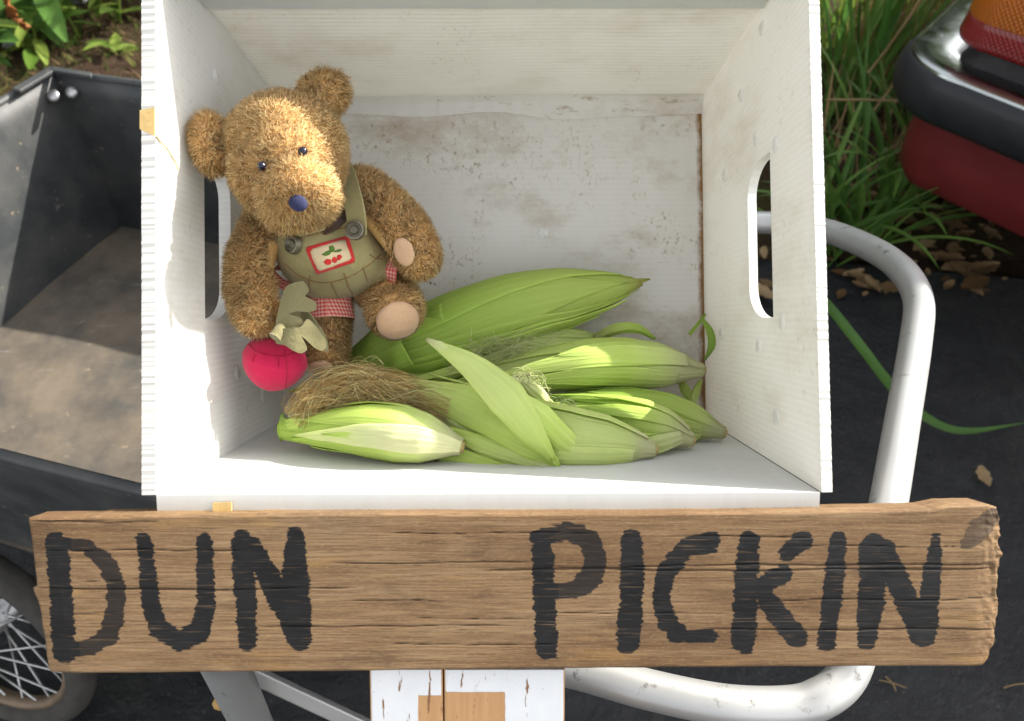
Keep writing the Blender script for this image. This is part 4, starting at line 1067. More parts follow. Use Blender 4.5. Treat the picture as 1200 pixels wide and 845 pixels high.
# ================================================================== sweetcorn
CREAM = np.array([0.76, 0.71, 0.47]); PALE = np.array([0.68, 0.77, 0.28]); LIME = np.array([0.57, 0.72, 0.14]); GREEN = np.array([0.34, 0.53, 0.05]); DEEP = np.array([0.075, 0.17, 0.015])
CORN_GROUP = 'ears of sweetcorn in the crate'
def lerpc(stops, t):
    t = np.asarray(t, float); xs = [s[0] for s in stops]; return np.stack([np.interp(t, xs, [s[1][k] for s in stops]) for k in range(3)], -1)
def prof(u, kind):
    if kind == 'fat': return np.interp(u, [0, .06, .15, .3, .45, .62, .78, .9, 1.0], [.26, .36, .62, .92, 1.0, .97, .76, .45, .10])
    return np.interp(u, [0, .05, .14, .28, .46, .66, .83, 1.0], [.21, .29, .52, .84, 1.0, .96, .75, .42])
class Ear:
    def __init__(s, label, spine, rpx, stops, kind='norm', leaves=7, seed=0, twist=0.3, stem=True, dz=0.0):
        s.dz = dz
        s.rnd = random.Random(seed); s.stops = stops; s.kind = kind
        P = smooth_path([V(p[0], p[1], p[2] + dz) for p in spine], 60); s.P = P; zz = np.mean([p[2] for p in spine]); s.R = PXM(rpx * .93, zz)
        s.t, s.N, s.B = frames(P)
        s.len = np.linalg.norm(np.diff(P, axis=0), axis=1).sum()
        s.root = thing('corn_ear', P[30] + AX_F * s.R, label, 'sweetcorn', CORN_GROUP)
        u = np.linspace(0, 1, 60); a = np.linspace(0, 2 * math.pi, 36, endpoint=False)
        R = s.R * prof(u, kind) * .95
        v = P[:, None] + R[:, None, None] * (np.cos(a)[None, :, None] * s.N[:, None] + np.sin(a)[None, :, None] * s.B[:, None])
        f = grid(60, 36, False, True) + [tuple(range(36)), tuple(range(59 * 36, 60 * 36))[::-1]]
        pc = np.stack(np.broadcast_arrays((u * s.len)[:, None], (a * s.R)[None, :], 0.0), -1).reshape(-1, 3) + [seed * 1.7, 0, 0]
        fixn(obj('husk', v.reshape(-1, 3), f, M_HUSK, s.root, pc=pc, col=np.repeat(lerpc(stops, u) * .92, 36, axis=0)))
        if stem:
            d = P[0] - P[2]; d /= np.linalg.norm(d)
            vv, ff = tube(np.linspace(P[1], P[0] + d * s.R * .10, 5), [R[1] * 1.0, R[0] * 1.05, R[0] * 1.02, R[0], R[0] * .9], 16); obj('stem', vv, ff, M_STEMCUT, s.root)
        for k in range(leaves):
            a0 = 2 * math.pi * k / leaves * 1.0 + s.rnd.uniform(-.3, .3)
            s.wrap(a0, s.rnd.uniform(.75, 1.15), s.rnd.uniform(.82, 1.0), .0006 + .00045 * (k % 4) + s.rnd.uniform(0, .0004), twist * s.rnd.uniform(-1, 1.3))
    def wrap(s, a0, hw, u1, off, tw, u0=0.0, shade=1.0, stops=None, flare=0.0, bmul=1.0):
        nu, nv = 40, 17
        u = np.linspace(u0, u1, nu); q = (u - u0) / (u1 - u0)
        wdt = hw * np.interp(q, [0, .1, .4, .7, .9, 1], [.9, 1, 1, .72, .34, .02])
        vv = np.linspace(-1, 1, nv)
        idx = np.clip(u * 59, 0, 58.999); i0 = idx.astype(int); fr = (idx - i0)[:, None]
        g_ = lambda A_: A_[i0] * (1 - fr) + A_[i0 + 1] * fr
        P, N, B = g_(s.P), g_(s.N), g_(s.B)
        ang = a0 + tw * q[:, None] + wdt[:, None] * vv[None]
        ph = s.rnd.uniform(0, 6)
        R = s.R * prof(u, s.kind)[:, None] * .97 + off * bmul + .00013 * np.sin(vv[None] * 14 + ph + q[:, None] * 3) + .0010 * np.exp(-((np.abs(vv)[None] - 1) / .07) ** 2) * s.rnd.uniform(0, 1) * np.sin(q[:, None] * 9 + ph) + flare * q[:, None] ** 3
        R = R + .0003 * np.exp(-(vv[None] / .05) ** 2)
        p = P[:, None] + R[..., None] * (np.cos(ang)[..., None] * N[:, None] + np.sin(ang)[..., None] * B[:, None])
        top = p.reshape(-1, 3)
        inn = (P[:, None] + (R - .0009)[..., None] * (np.cos(ang)[..., None] * N[:, None] + np.sin(ang)[..., None] * B[:, None])).reshape(-1, 3)
        m_ = len(top); f = grid(nu, nv) + [tuple(i + m_ for i in qd[::-1]) for qd in grid(nu, nv)]
        bd = [i * nv for i in range(nu)] + [(nu - 1) * nv + j for j in range(1, nv)] + [i * nv + nv - 1 for i in range(nu - 2, -1, -1)] + [j for j in range(nv - 2, 0, -1)]
        for i in range(len(bd)): a, b = bd[i], bd[(i + 1) % len(bd)]; f.append((a, b, b + m_, a + m_))
        pc = np.stack([np.broadcast_to((u * s.len)[:, None], ang.shape), ang * s.R, 0 * ang], -1).reshape(-1, 3) + [s.rnd.uniform(0, 9), s.rnd.uniform(0, 9), 0]
        sh = shade * s.rnd.uniform(.88, 1.12)
        col = np.repeat(lerpc(stops or s.stops, u) * sh, nv, axis=0)
        col = col * (1 + .10 * np.exp(-((np.abs(np.tile(vv, nu)) - 1) / .10) ** 2))[:, None]
        fixn(obj('husk_leaf', np.vstack([top, inn]), f, M_HUSK, s.root, pc=np.vstack([pc, pc]), col=np.vstack([col, col])))
    def tatter(s, n, u0=.45, over=1.06):
        """thin torn outer leaves whose tips lift off the ear"""
        for k in range(n):
            s.wrap(s.rnd.uniform(-1.5, 1.5), s.rnd.uniform(.22, .55), s.rnd.uniform(.72, 1.0), .0022 + .0008 * k, s.rnd.uniform(-.6, .6), s.rnd.uniform(0.0, .2), s.rnd.uniform(.95, 1.2), None, s.rnd.uniform(.002, .009))
    def free(s, pts, widths, stops, cup=0.25, face=None, name='husk_leaf', n=36, twist=0.0, th=0.0006):
        """a loose leaf: px, py, z along its middle, half widths in px"""
        W_ = smooth_path([V(p[0], p[1], p[2] + s.dz) for p in pts], n); zz = np.mean([p[2] for p in pts])
        wd = PXM(np.interp(np.linspace(0, 1, n), np.linspace(0, 1, len(widths)), widths), zz)
        t, N, B = frames(W_, face if face is not None else -AX_F)
        nv = 11; vv = np.linspace(-1, 1, nv); rows = []
        ph = s.rnd.uniform(0, 6)
        for i in range(n):
            ca, sa = math.cos(twist * i / n), math.sin(twist * i / n)
            b = B[i] * ca + N[i] * sa; nn_ = N[i] * ca - B[i] * sa
            for q in vv:
                rows.append(W_[i] + b * wd[i] * q - nn_ * wd[i] * cup * (q * q) + nn_ * (.0005 * math.sin(q * 9 + ph) + wd[i] * .05 * math.sin(i * .5 + q * 2)))
        top = np.array(rows); nrm = np.repeat(N, nv, axis=0); inn = top - nrm * th; m_ = len(top)
        f = grid(n, nv) + [tuple(i + m_ for i in q[::-1]) for q in grid(n, nv)]
        bd = [i * nv for i in range(n)] + [(n - 1) * nv + j for j in range(1, nv)] + [i * nv + nv - 1 for i in range(n - 2, -1, -1)] + [j for j in range(nv - 2, 0, -1)]
        for i in range(len(bd)): a, b = bd[i], bd[(i + 1) % len(bd)]; f.append((a, b, b + m_, a + m_))
        L_ = np.linalg.norm(np.diff(W_, axis=0), axis=1).sum()
        pc = np.stack([np.repeat(np.linspace(0, L_, n), nv), np.tile(vv, n) * wd.max(), np.zeros(n * nv)], -1) + [s.rnd.uniform(0, 9), s.rnd.uniform(0, 9), 0]
        col = np.repeat(lerpc(stops, np.linspace(0, 1, n)), nv, axis=0)
        col = col * (1 + .16 * np.exp(-((np.abs(np.tile(vv, n)) - 1) / .14) ** 2))[:, None]
        return fixn(obj(name, np.vstack([top, inn]), f, M_HUSK, s.root, pc=np.vstack([pc, pc]), col=np.vstack([col, col])))
    def silk(s, paths, n, spread, colors, r=0.00030, wav=1.0):
        """fine threads along a centre line"""
        parts, cols = [], []
        for k in range(n):
            pts = paths[s.rnd.randrange(len(paths))]
            C = smooth_path([V(p[0], p[1], p[2] + s.dz) for p in pts], 16); t, N, B = frames(C)
            a = s.rnd.uniform(0, 6.28); rr = spread * math.sqrt(s.rnd.random())
            u0, u1 = sorted((s.rnd.uniform(-.2, .55), s.rnd.uniform(.45, 1.2)))
            i0, i1 = int(max(0, u0) * 15), int(min(1, u1) * 15)
            if i1 - i0 < 3: continue
            q = C[i0:i1 + 1].copy(); m_ = len(q); e = np.linspace(0, 1, m_)
            f1, f2, p1, p2 = s.rnd.uniform(3, 9), s.rnd.uniform(3, 9), s.rnd.uniform(0, 6), s.rnd.uniform(0, 6)
            am = s.rnd.uniform(.15, .7) * spread * wav
            da = s.rnd.uniform(-1.6, 1.6)
            q += (N[i0:i1 + 1] * (np.cos(a + da * e) * rr * .8 + am * np.sin(f1 * e + p1))[:, None] + B[i0:i1 + 1] * (np.sin(a + da * e) * rr + am * np.sin(f2 * e + p2))[:, None])
            q = smooth_path(q, 20)
            v, f = tube(q, r * s.rnd.uniform(.7, 1.2), 3, False); parts.append((v, f))
            c_ = np.array(s.rnd.choice(colors)) * s.rnd.uniform(.75, 1.25); cols.append(np.tile(c_, (len(v), 1)))
        v, f = merge(parts); o = obj('silk', v, f, M_SILK, s.root, col=np.vstack(cols)); o['kind'] = 'stuff'
        return o
STRAW = [(.72, .56, .26), (.60, .42, .17), (.80, .72, .38), (.48, .29, .11), (.76, .76, .38)]
PALESILK = [(.68, .72, .36), (.60, .66, .30), (.75, .74, .46)]
# 1 the large bright green ear along the top of the heap
e1 = Ear('large bright green ear of corn lying against the crate floor by the bear\'s foot', [(412, 430, .700), (500, 398, .708), (620, 357, .712), (752, 331, .716)], 46,
         [(0, GREEN * .75), (.12, GREEN), (.4, GREEN * 1.15), (.75, LIME), (.93, LIME * 1.1), (1, np.array([.42, .36, .08]))], 'fat', 7, 1, .25, False)
e1.free([(470, 400, .668), (442, 412, .672), (412, 428, .690), (395, 440, .705)], [30, 27, 18, 6], [(0, GREEN * 1.05), (1, DEEP * 1.5)], .35)
e1.free([(520, 372, .676), (470, 388, .690), (430, 405, .715), (408, 420, .728)], [16, 17, 12, 3], [(0, GREEN), (.4, DEEP * 1.3), (1, DEEP)], .3)
e1.free([(440, 420, .690), (400, 437, .690), (365, 451, .688), (338, 459, .685)], [7, 6, 5, 1], [(0, DEEP * 1.4), (1, GREEN)], .5)
e1.free([(738, 332, .714), (752, 329, .712), (762, 327, .712)], [5, 3, .8], [(0, LIME), (.4, np.array([.45, .33, .07])), (1, np.array([.22, .22, .05]))], .3)
# 2 the pale wrapped ear behind, with loose silk
e2 = Ear('pale thin ear of corn with loose silk, tucked below the large green ear', [(712, 399, .722), (640, 404, .716), (560, 418, .712), (452, 446, .700)], 25,
         [(0, np.array([.36, .36, .12])), (.1, PALE), (.5, PALE * 1.02), (1, LIME * .95)], 'norm', 6, 2, .3)
e2.free([(696, 397, .706), (722, 386, .700), (748, 385, .702), (768, 397, .706)], [5, 7, 6, 2], [(0, np.array([.36, .33, .13])), (.5, LIME), (1, GREEN)], .8)
e2.silk([[(520, 425, .688), (560, 408, .684), (610, 405, .684), (655, 402, .690)], [(545, 400, .684), (580, 414, .682), (630, 408, .686)]], 110, .010, PALESILK, .00018, 1.8)
# 3 ear with its stem at the right panel
e3 = Ear('pale green ear of corn with dirt specks, its cream stem touching the right side panel', [(823, 434, .700), (760, 428, .690), (680, 428, .682), (560, 446, .690)], 32,
         [(0, CREAM), (.16, CREAM * .98), (.32, PALE * 1.08), (.5, LIME), (1, PALE)], 'norm', 7, 3, .2)
e3.free([(808, 392, .716), (818, 380, .718), (827, 368, .722)], [2.5, 2.0, 1.4], [(0, GREEN), (1, GREEN)], .2)
e3.free([(822, 372, .718), (832, 388, .712), (834, 405, .708), (826, 422, .706)], [1.5, 4.5, 4.5, 1.2], [(0, GREEN * .9), (1, DEEP * 1.6)], .4)
e3.free([(795, 440, .712), (803, 456, .705), (812, 472, .700)], [2, 6, 4], [(0, LIME), (1, LIME * .8)], .4)
e3.free([(822, 445, .705), (816, 460, .702), (812, 476, .698)], [2, 5, 3], [(0, LIME * .9), (1, PALE)], .4)
e3.silk([[(600, 440, .655), (625, 448, .650), (640, 470, .645)]], 30, .006, PALESILK, .00026, 2.0)
# 4 darker green ear beneath
e4 = Ear('green ear of corn wedged below the dirt-specked ear, browned stem against the side panel', [(849, 508, .652), (800, 492, .658), (740, 480, .662), (640, 472, .672)], 27,
         [(0, CREAM * .85), (.08, CREAM * .85), (.2, PALE), (.35, LIME), (.7, GREEN), (1, DEEP * 1.6)], 'norm', 6, 4, .2)
# 5
e5 = Ear('short green ear of corn with ragged cream stem, half hidden by the folded-leaf ear', [(812, 517, .625), (770, 503, .628), (720, 493, .632), (640, 482, .645)], 28,
         [(0, CREAM * 1.02), (.14, CREAM * .98), (.28, PALE), (.4, LIME * .95), (1, GREEN * 1.1)], 'norm', 6, 5, .2)
e5.free([(800, 512, .610), (775, 520, .606), (735, 530, .604), (700, 534, .605)], [7, 11, 10, 4], [(0, CREAM), (.5, PALE), (1, PALE)], .3)
# 6 front ear with the long folded leaf
e6 = Ear('plump ear of corn in front with a long husk leaf folded up over it', [(767, 527, .588), (715, 520, .585), (655, 512, .588), (590, 496, .604), (470, 455, .634)], 36,
         [(0, CREAM * .97), (.08, CREAM * .95), (.18, PALE), (.4, PALE * .96), (.7, LIME), (1, PALE * .95)], 'norm', 7, 6, .25, True, .013)
e6.free([(648, 540, .560), (625, 508, .551), (592, 466, .551), (556, 432, .557), (524, 411, .566), (499, 398, .572)], [5, 17, 24, 17, 9, 1.2], [(0, LIME * .98), (.5, PALE * .90), (.85, PALE * 1.05), (1, CREAM * .95)], .55)
e6.free([(655, 548, .566), (612, 505, .559), (572, 458, .562), (545, 428, .568)], [5, 13, 15, 3], [(0, LIME * .9), (.6, LIME * 1.05), (1, PALE)], .6, None, 'husk_leaf', 36, .5)
e6.free([(530, 415, .566), (514, 405, .566), (500, 397, .570)], [2, 6, 1.5], [(0, PALE), (1, CREAM)], .9)
e6.free([(700, 545, .575), (665, 520, .560), (632, 488, .556), (606, 462, .560)], [3, 15, 17, 6], [(0, PALE), (.5, LIME * 1.02), (1, PALE * 1.1)], .5)
e6.free([(655, 540, .566), (610, 510, .566), (545, 475, .585), (465, 450, .606)], [12, 24, 26, 9], [(0, LIME), (.5, LIME * .97), (1, PALE * .95)], .3)
e6.free([(640, 545, .572), (590, 525, .574), (540, 498, .588), (510, 480, .60)], [6, 15, 16, 6], [(0, PALE), (.5, PALE * 1.05), (1, CREAM * .8)], .35)
e6.free([(655, 551, .566), (610, 538, .568), (560, 520, .574), (525, 505, .584)], [2, 8, 11, 6], [(0, CREAM), (.3, PALE), (1, LIME)], .5)
e6.free([(646, 549, .570), (600, 541, .572), (560, 532, .578)], [1.5, 6, 8], [(0, PALE), (1, LIME * .85)], .5)
e6.free([(612, 557, .570), (580, 549, .572), (540, 541, .578), (490, 534, .59)], [1.2, 9, 15, 12], [(0, LIME * .85), (.5, LIME), (1, LIME * .9)], .3)
e6.free([(586, 440, .612), (598, 452, .610), (614, 468, .612), (630, 484, .616)], [3, 13, 15, 6], [(0, CREAM * 1.05), (1, PALE * 1.15)], .5)
e6.free([(590, 452, .606), (604, 464, .606), (622, 478, .608), (640, 486, .612)], [2, 8, 9, 3], [(0, CREAM * 1.1), (1, CREAM)], .7)
e6.free([(612, 446, .612), (628, 460, .611), (648, 478, .614)], [3, 10, 5], [(0, CREAM * 1.15), (1, PALE * 1.2)], .5)
e6.free([(596, 482, .606), (650, 480, .610), (708, 488, .614)], [6, 9, 2], [(0, PALE * 1.2), (1, LIME)], .3)
e6.silk([[(640, 470, .590), (660, 478, .588), (690, 482, .590)], [(596, 455, .585), (616, 440, .60), (640, 452, .60)]], 26, .005, PALESILK, .00026, 2.0)
# 7 front-left ear with the tuft of brown silk
e7 = Ear('front ear of corn with a cream streaked husk and cut stem, beside brown silk', [(541, 524, .566), (490, 512, .568), (430, 503, .575), (332, 503, .600)], 36,
         [(0, CREAM * 1.05), (.10, CREAM * 1.02), (.30, PALE * 1.05), (.6, LIME * .98), (1, GREEN * 1.25)], 'norm', 7, 7, .15, True, .020)
e7.wrap(0.10, .50, .92, .0042, -.35, 0.0, 1.08, [(0, CREAM * 1.05), (.5, CREAM * .92), (1, PALE)])
e7.free([(340, 500, .585), (330, 492, .59), (331, 484, .592)], [6, 4, 1], [(0, GREEN), (1, DEEP * 1.5)], .3)
e7.free([(345, 508, .588), (331, 510, .592), (328, 517, .594)], [6, 4, 1], [(0, GREEN), (1, DEEP * 1.5)], .3)
e7.free([(350, 500, .580), (336, 498, .586), (328, 503, .592)], [12, 8, 2], [(0, LIME), (1, GREEN)], .3)
e7.silk([[(347, 492, .592), (372, 462, .600), (420, 450, .602), (470, 458, .600), (530, 480, .588)], [(350, 498, .584), (380, 470, .588), (430, 462, .592), (490, 466, .592)], [(370, 470, .600), (410, 446, .612), (450, 444, .616)]], 900, .0110, STRAW, .00015, 1.1)
e7.silk([[(350, 490, .588), (376, 462, .594), (422, 450, .598), (470, 458, .596), (528, 480, .586)], [(365, 478, .586), (395, 455, .590), (440, 455, .590), (480, 464, .588)]], 800, .0100, STRAW[:4], .00014, 1.5)
e7.silk([[(465, 538, .578), (490, 546, .574), (515, 543, .576)]], 60, .004, [(.22, .12, .04), (.32, .2, .08)], .00028, 1.0)
for e_, n_ in ((e1, 2), (e2, 3), (e3, 3), (e4, 2), (e5, 3), (e6, 3), (e7, 1)): e_.tatter(n_)
# a dead scrap on the crate floor
hs = V(507, 333, .752)
v, f = ellipsoid(hs, .0042, .0022, .0012, roll(-35), 9, 6); tag(obj('leaf_scrap', v + rng.normal(0, .0006, v.shape), f, M_DEAD), 'tiny curled brown leaf scrap on the crate floor beside the bear', 'leaf scrap')

# ================================================================== red car, rear corner
car_c = np.array([0.84, 1.56]); cd1 = np.array([.64, .768]); cd2 = np.array([.64, -.768])
rc = 0.13
cpath = []
for s in np.linspace(2.4, rc, 30): cpath.append((car_c + cd1 * s, np.array([-cd1[1], cd1[0]])))
n1 = np.array([-cd1[1], cd1[0]]); n2 = np.array([cd2[1], -cd2[0]])
cc_ = car_c + cd1 * rc + cd2 * rc
for k in range(1, 20):
    a = k / 20; nn = n1 * (1 - a) + n2 * a; th0 = math.atan2(n1[1], n1[0]); th1 = math.atan2(n2[1], n2[0])
    if th1 < th0: th1 += 2 * math.pi
    th = th0 + (th1 - th0) * a; nn = np.array([math.cos(th), math.sin(th)])
    cpath.append((cc_ + nn * rc, nn))
for s in np.linspace(rc, 1.55, 26): cpath.append((car_c + cd2 * s, n2))
car = thing('red_car', (1.6, 1.9, 0), 'dark red car with black rubber and metal bumper beside the grass', 'car')
def sweep(profile, i0, i1, name, mat, parent, pcs=False, close=False):
    vv, pc = [], []; acc = 0
    for i in range(i0, i1):
        p, n = cpath[i]
        if i > i0: acc += np.linalg.norm(cpath[i][0] - cpath[i - 1][0])
        for o_, h_ in profile: vv.append((p[0] + n[0] * o_, p[1] + n[1] * o_, h_)); pc.append((acc, h_, 0))
    m_ = len(profile); f = grid(i1 - i0, m_, False, close)
    if close: f += [tuple(range(m_)), tuple(range((i1 - i0 - 1) * m_, (i1 - i0) * m_))[::-1]]
    return fixn(obj(name, vv, f, mat, parent, True, pc=pc, sharp=45))
NP = len(cpath)
bodyo = sweep([(-.30, .25), (-.10, .258), (-.055, .268), (-.035, .30), (-.028, .36), (-.03, .44), (-.035, .53), (-.09, .545), (-.095, .60), (-.085, .80), (-.09, .92), (-.10, .945), (-.16, .955)], 0, NP, 'body', M_RED, car)
rub = [(-.02, .452), (.012, .450), (.030, .458), (.042, .475), (.047, .505), (.044, .532), (.036, .550), (.026, .556), (-.02, .556)]
bmp = sweep(rub, 0, NP, 'bumper', M_RUBBER, car)
sweep([(.030, .552), (.028, .559), (.018, .563), (-.005, .562), (-.03, .559), (-.055, .555), (-.072, .550), (-.074, .540)], 0, NP, 'bumper_top', M_CHROME, bmp)
sweep([(-.070, .551), (-.085, .570), (-.085, .600)], 22, NP, 'gap_strip', M_GAP, car)  # black strip filling the dark gap between bumper top and lamp
tl = sweep([(-.10, .586), (-.060, .588), (-.050, .594), (-.046, .604), (-.050, .640), (-.053, .646)], 31, NP - 8, 'tail_light', M_REDLENS, car)
sweep([(-.051, .643), (-.048, .648), (-.052, .72), (-.058, .78), (-.066, .79), (-.09, .79)], 33, NP - 8, 'amber_lens', M_AMBER, tl)
# upper body: unseen cabin and tailgate, height and length shaped for their shadow
i0 = 0
cabin = sweep([(-.12, .93), (-.16, 1.0), (-.22, 1.36), (-.29, 1.43), (-.55, 1.46)], 10, NP, 'cabin', M_RED, car)
sweep([(-.158, 1.02), (-.203, 1.30)], 12, NP - 4, 'rear_window', M_GLASSDARK, car)
cb = lambda u, w, h: np.array([*(car_c + cd1 * u + cd2 * w), h])
v, f = slab([cb(.22, .22, .20), cb(3.6, .22, .20), cb(3.6, 1.5, .20), cb(.22, 1.5, .20)], .72, (0, 0, 1)); obj('underbody_sunblock', v, f, M_GAP, car, False)  # unseen dark block added to stop sun passing beneath the car
v, f = slab([cb(.34, .34, 1.40), cb(1.6, .34, 1.43), cb(1.6, 1.45, 1.43), cb(.34, 1.45, 1.40)], .05, (0, 0, 1)); bevel(obj('roof', v, f, M_RED, car, False), .02)  # unseen slab added to close the cabin top for shading
# rear wheel under the sill
wc = car_c + cd1 * 0.85 + cd2 * 0.16
ax3 = np.array([cd2[0], cd2[1], 0]); al3 = np.array([cd1[0], cd1[1], 0])
vv = []
for k in range(40):
    a = 2 * math.pi * k / 40; d = al3 * math.cos(a) + np.array([0, 0, math.sin(a)])
    for j in range(10):
        b = 2 * math.pi * j / 10; vv.append(np.array([wc[0], wc[1], .30]) + d * (.245 + .05 * math.cos(b)) + ax3 * .085 * math.sin(b))
fixn(obj('tyre', vv, grid(40, 10, True, True), M_TYRE, car))
for sx_ in (1.3,):
    wc2 = wc + cd2 * sx_; fixn(obj('tyre', np.array(vv) + np.array([cd2[0] * sx_, cd2[1] * sx_, 0]), grid(40, 10, True, True), M_TYRE, car))

# ================================================================== vegetation and litter
def blade_mesh(path, w, fold=0.35, th=0.0):
    path = np.asarray(path); n = len(path); t, N, B = frames(path, (0, 0, 1))
    wd = w * np.interp(np.linspace(0, 1, n), [0, .15, .5, .85, 1], [.55, .9, 1, .5, .03])
    vv = []
    for i in range(n):
        for q in (-1, -.5, 0, .5, 1): vv.append(path[i] + B[i] * wd[i] * q + N[i] * wd[i] * fold * abs(q))
    return np.array(vv), grid(n, 5)
def arc_blade(base, az, length, lean, droop, n=14):
    p = np.array(base, float); out = [p.copy()]; el = math.pi / 2 - lean; st = length / (n - 1)
    for k in range(n - 1):
        p = p + st * np.array([math.cos(az) * math.cos(el), math.sin(az) * math.cos(el), math.sin(el)]); el -= droop / (n - 1) * (0.4 + 1.2 * k / n); out.append(p.copy())
    return np.array(out)
def clump(label, base, n, lmin, lmax, w, mat, cat='grass', group='grass clumps beside the crate', az0=0, az1=6.283, lean=(.05, .6), droop=(.4, 1.9), rad_=.07, seed=0):
    r = random.Random(seed); root = thing('grass_clump', base, label, cat, group)
    for k in range(n):
        a = r.uniform(0, 6.28); d = rad_ * math.sqrt(r.random()); b = (base[0] + d * math.cos(a), base[1] + d * math.sin(a), base[2] - .01)
        v, f = blade_mesh(arc_blade(b, r.uniform(az0, az1), r.uniform(lmin, lmax), r.uniform(*lean), r.uniform(*droop)), w * r.uniform(.6, 1.2), .4)
        obj('blade', v, f, mat, root)
    return root
G = lambda px, py: tuple(VH(px, py, 0.0))
clump('broad green grass clump between the crate and the car bumper', G(1010, 285), 34, .35, .62, .010, M_GRASS, seed=1)
clump('low spreading grass clump behind the right handle of the crate', G(960, 300), 26, .30, .5, .010, M_GRASS, seed=2)
clump('grass clump under the corner of the car bumper', G(1055, 230), 24, .28, .5, .009, M_GRASS, seed=3)
clump('tall grass clump behind the upper right of the crate', G(985, 150), 34, .5, .8, .010, M_GRASS, seed=4, lean=(.02, .35), droop=(.2, 1.2))
clump('dry straw clump standing behind the green grass', G(1020, 120), 46, .5, .85, .005, M_STRAW, seed=5, lean=(.0, .25), droop=(.1, .7), rad_=.16)
clump('wispy yellow-green grass clump beyond the straw', G(1000, 70), 46, .5, .9, .006, M_WEED, seed=6, lean=(.0, .3), droop=(.1, .9), rad_=.22)
clump('yellow-green grass tuft at the far side of the car', G(1075, 40), 40, .5, .9, .006, M_WEED, seed=8, lean=(.0, .3), droop=(.1, .9), rad_=.25)
clump('sparse dry straw sticking up through the broad grass', G(1035, 190), 22, .25, .55, .004, M_STRAW, seed=15, lean=(.1, .7), droop=(.2, 1.0), rad_=.15)
clump('thin dry straw tuft leaning behind the crate side', G(978, 225), 20, .25, .5, .004, M_STRAW, seed=16, lean=(.1, .8), droop=(.2, 1.2), rad_=.12)
clump('bright yellow-green grass tuft catching sun above the straw', G(990, 105), 36, .4, .7, .007, M_WEED, seed=17, lean=(.0, .5), droop=(.3, 1.4), rad_=.14)
# single stalks and blades
v, f = tube(smooth_path([VH(968, 117, .34), VH(1010, 117, .36), VH(1052, 118, .37)], 12), .003, 6)
tag(obj('dry_stalk', v, f, M_STRAW), 'straight dry stalk reaching from the crate towards the bumper', 'stalk')
v, f = tube(smooth_path([VH(1018, 85, .42), VH(1045, 50, .50), VH(1075, 5, .60), VH(1085, -20, .64)], 12), .0035, 6)
tag(obj('dry_stalk', v, f, M_STRAW), 'slanting pale dry stalk in front of the tall grass', 'stalk')
v, f = tube(smooth_path([VH(1010, 112, .30), VH(1035, 150, .2), VH(1050, 180, .1)], 12), .0025, 6)
tag(obj('dry_stalk', v, f, M_STRAW), 'bent dry stalk hanging over the broad grass', 'stalk')
v, f = blade_mesh(smooth_path([VH(955, 340, .30), VH(975, 365, .32), VH(1010, 410, .30), VH(1045, 455, .22), VH(1085, 490, .12), VH(1130, 505, .06), VH(1205, 495, .03)], 30), .0125, .3)
tag(obj('trailing_grass', v, f, M_GRASS), 'long single green grass leaf arching behind the bent tube', 'grass')
# fallen leaves
def ground_h(x, y):
    x, y = np.array(float(x)), np.array(float(y)); h = 0.012 + 0.018 * float(fbm(x * 3, y * 3, 4)) if y < 1.58 else 0.0
    if y > 1.5: h = max(h, 0.006 + 0.045 * float(fbm(x * 4, y * 4, 5)) * float(np.clip((y - 1.45) / 0.5, 0.15, 1)) + 0.02 * float(fbm(x * 20, y * 20, 3)))
    return h
def dead_leaf(px, py, size, rot, k, lab=None):
    p = VH(px, py, .03); p[2] = ground_h(p[0], p[1]) + .006; r = random.Random(k); a = rot
    ex_ = np.array([math.cos(a), math.sin(a), 0]); ey_ = np.array([-math.sin(a), math.cos(a), 0]); vv = []
    n, m_ = 13, 5
    sk = r.uniform(.2, .6); cu = r.uniform(.02, .22)
    lob = r.uniform(2, 5); bend = r.uniform(-.35, .35)
    for i in range(n):
        u = i / (n - 1); w = size * (.14 + .20 * sk) * math.sin(math.pi * u) ** .75 * (1 + .16 * math.sin(u * 6.28 * lob + rot)) + .0004
        for j in range(m_):
            q = j / (m_ - 1) * 2 - 1
            vv.append(p + ex_ * (u - .5) * size + ey_ * (q * w + bend * size * (u - .5) ** 2) + np.array([0, 0, 1]) * (size * cu * (abs(q) * .45 + 1.2 * (u - .5) ** 2 * (1 if k % 2 else -.6)) + .004 * (k % 5)))
    v = np.array(vv); v2 = v - [0, 0, .0004]; M2 = len(v)
    f = grid(n, m_) + [tuple(i + M2 for i in q[::-1]) for q in grid(n, m_)]
    szw = 'crumb-sized' if size < .026 else 'small' if size < .045 else 'large'
    lb = lab or f"{szw} dry tan fallen leaf on the {'black sheet behind the bent tube' if p[1] < 1.56 else 'dark soil under the grass and bumper'}"
    tag(obj('fallen_leaf', np.vstack([v, v2]), f, M_DEAD), lb, 'leaf', 'fallen leaves under the grass' if not lab else None)
rl = random.Random(4)
spots = [(1010, 300), (1000, 322), (1035, 300), (1105, 305), (1080, 290), (1060, 310), (985, 345), (1000, 270), (1040, 268), (1175, 330), (1120, 290), (985, 320), (1022, 335), (890, 345), (893, 300), (900, 330), (885, 360), (1095, 262), (1030, 240), (1000, 245)]
for k in range(90): spots.append((rl.uniform(965, 1160), rl.uniform(215, 345)))
for k, (x, y) in enumerate(spots): dead_leaf(x, y, rl.choice((.02, .028, .04, .055, .085)) * rl.uniform(.8, 1.2), rl.uniform(0, 6.28), k)
for k, (x, y, s) in enumerate(((1160, 750, .012), (1045, 798, .02), (1185, 805, .016), (1150, 560, .03), (940, 640, .02))): pass
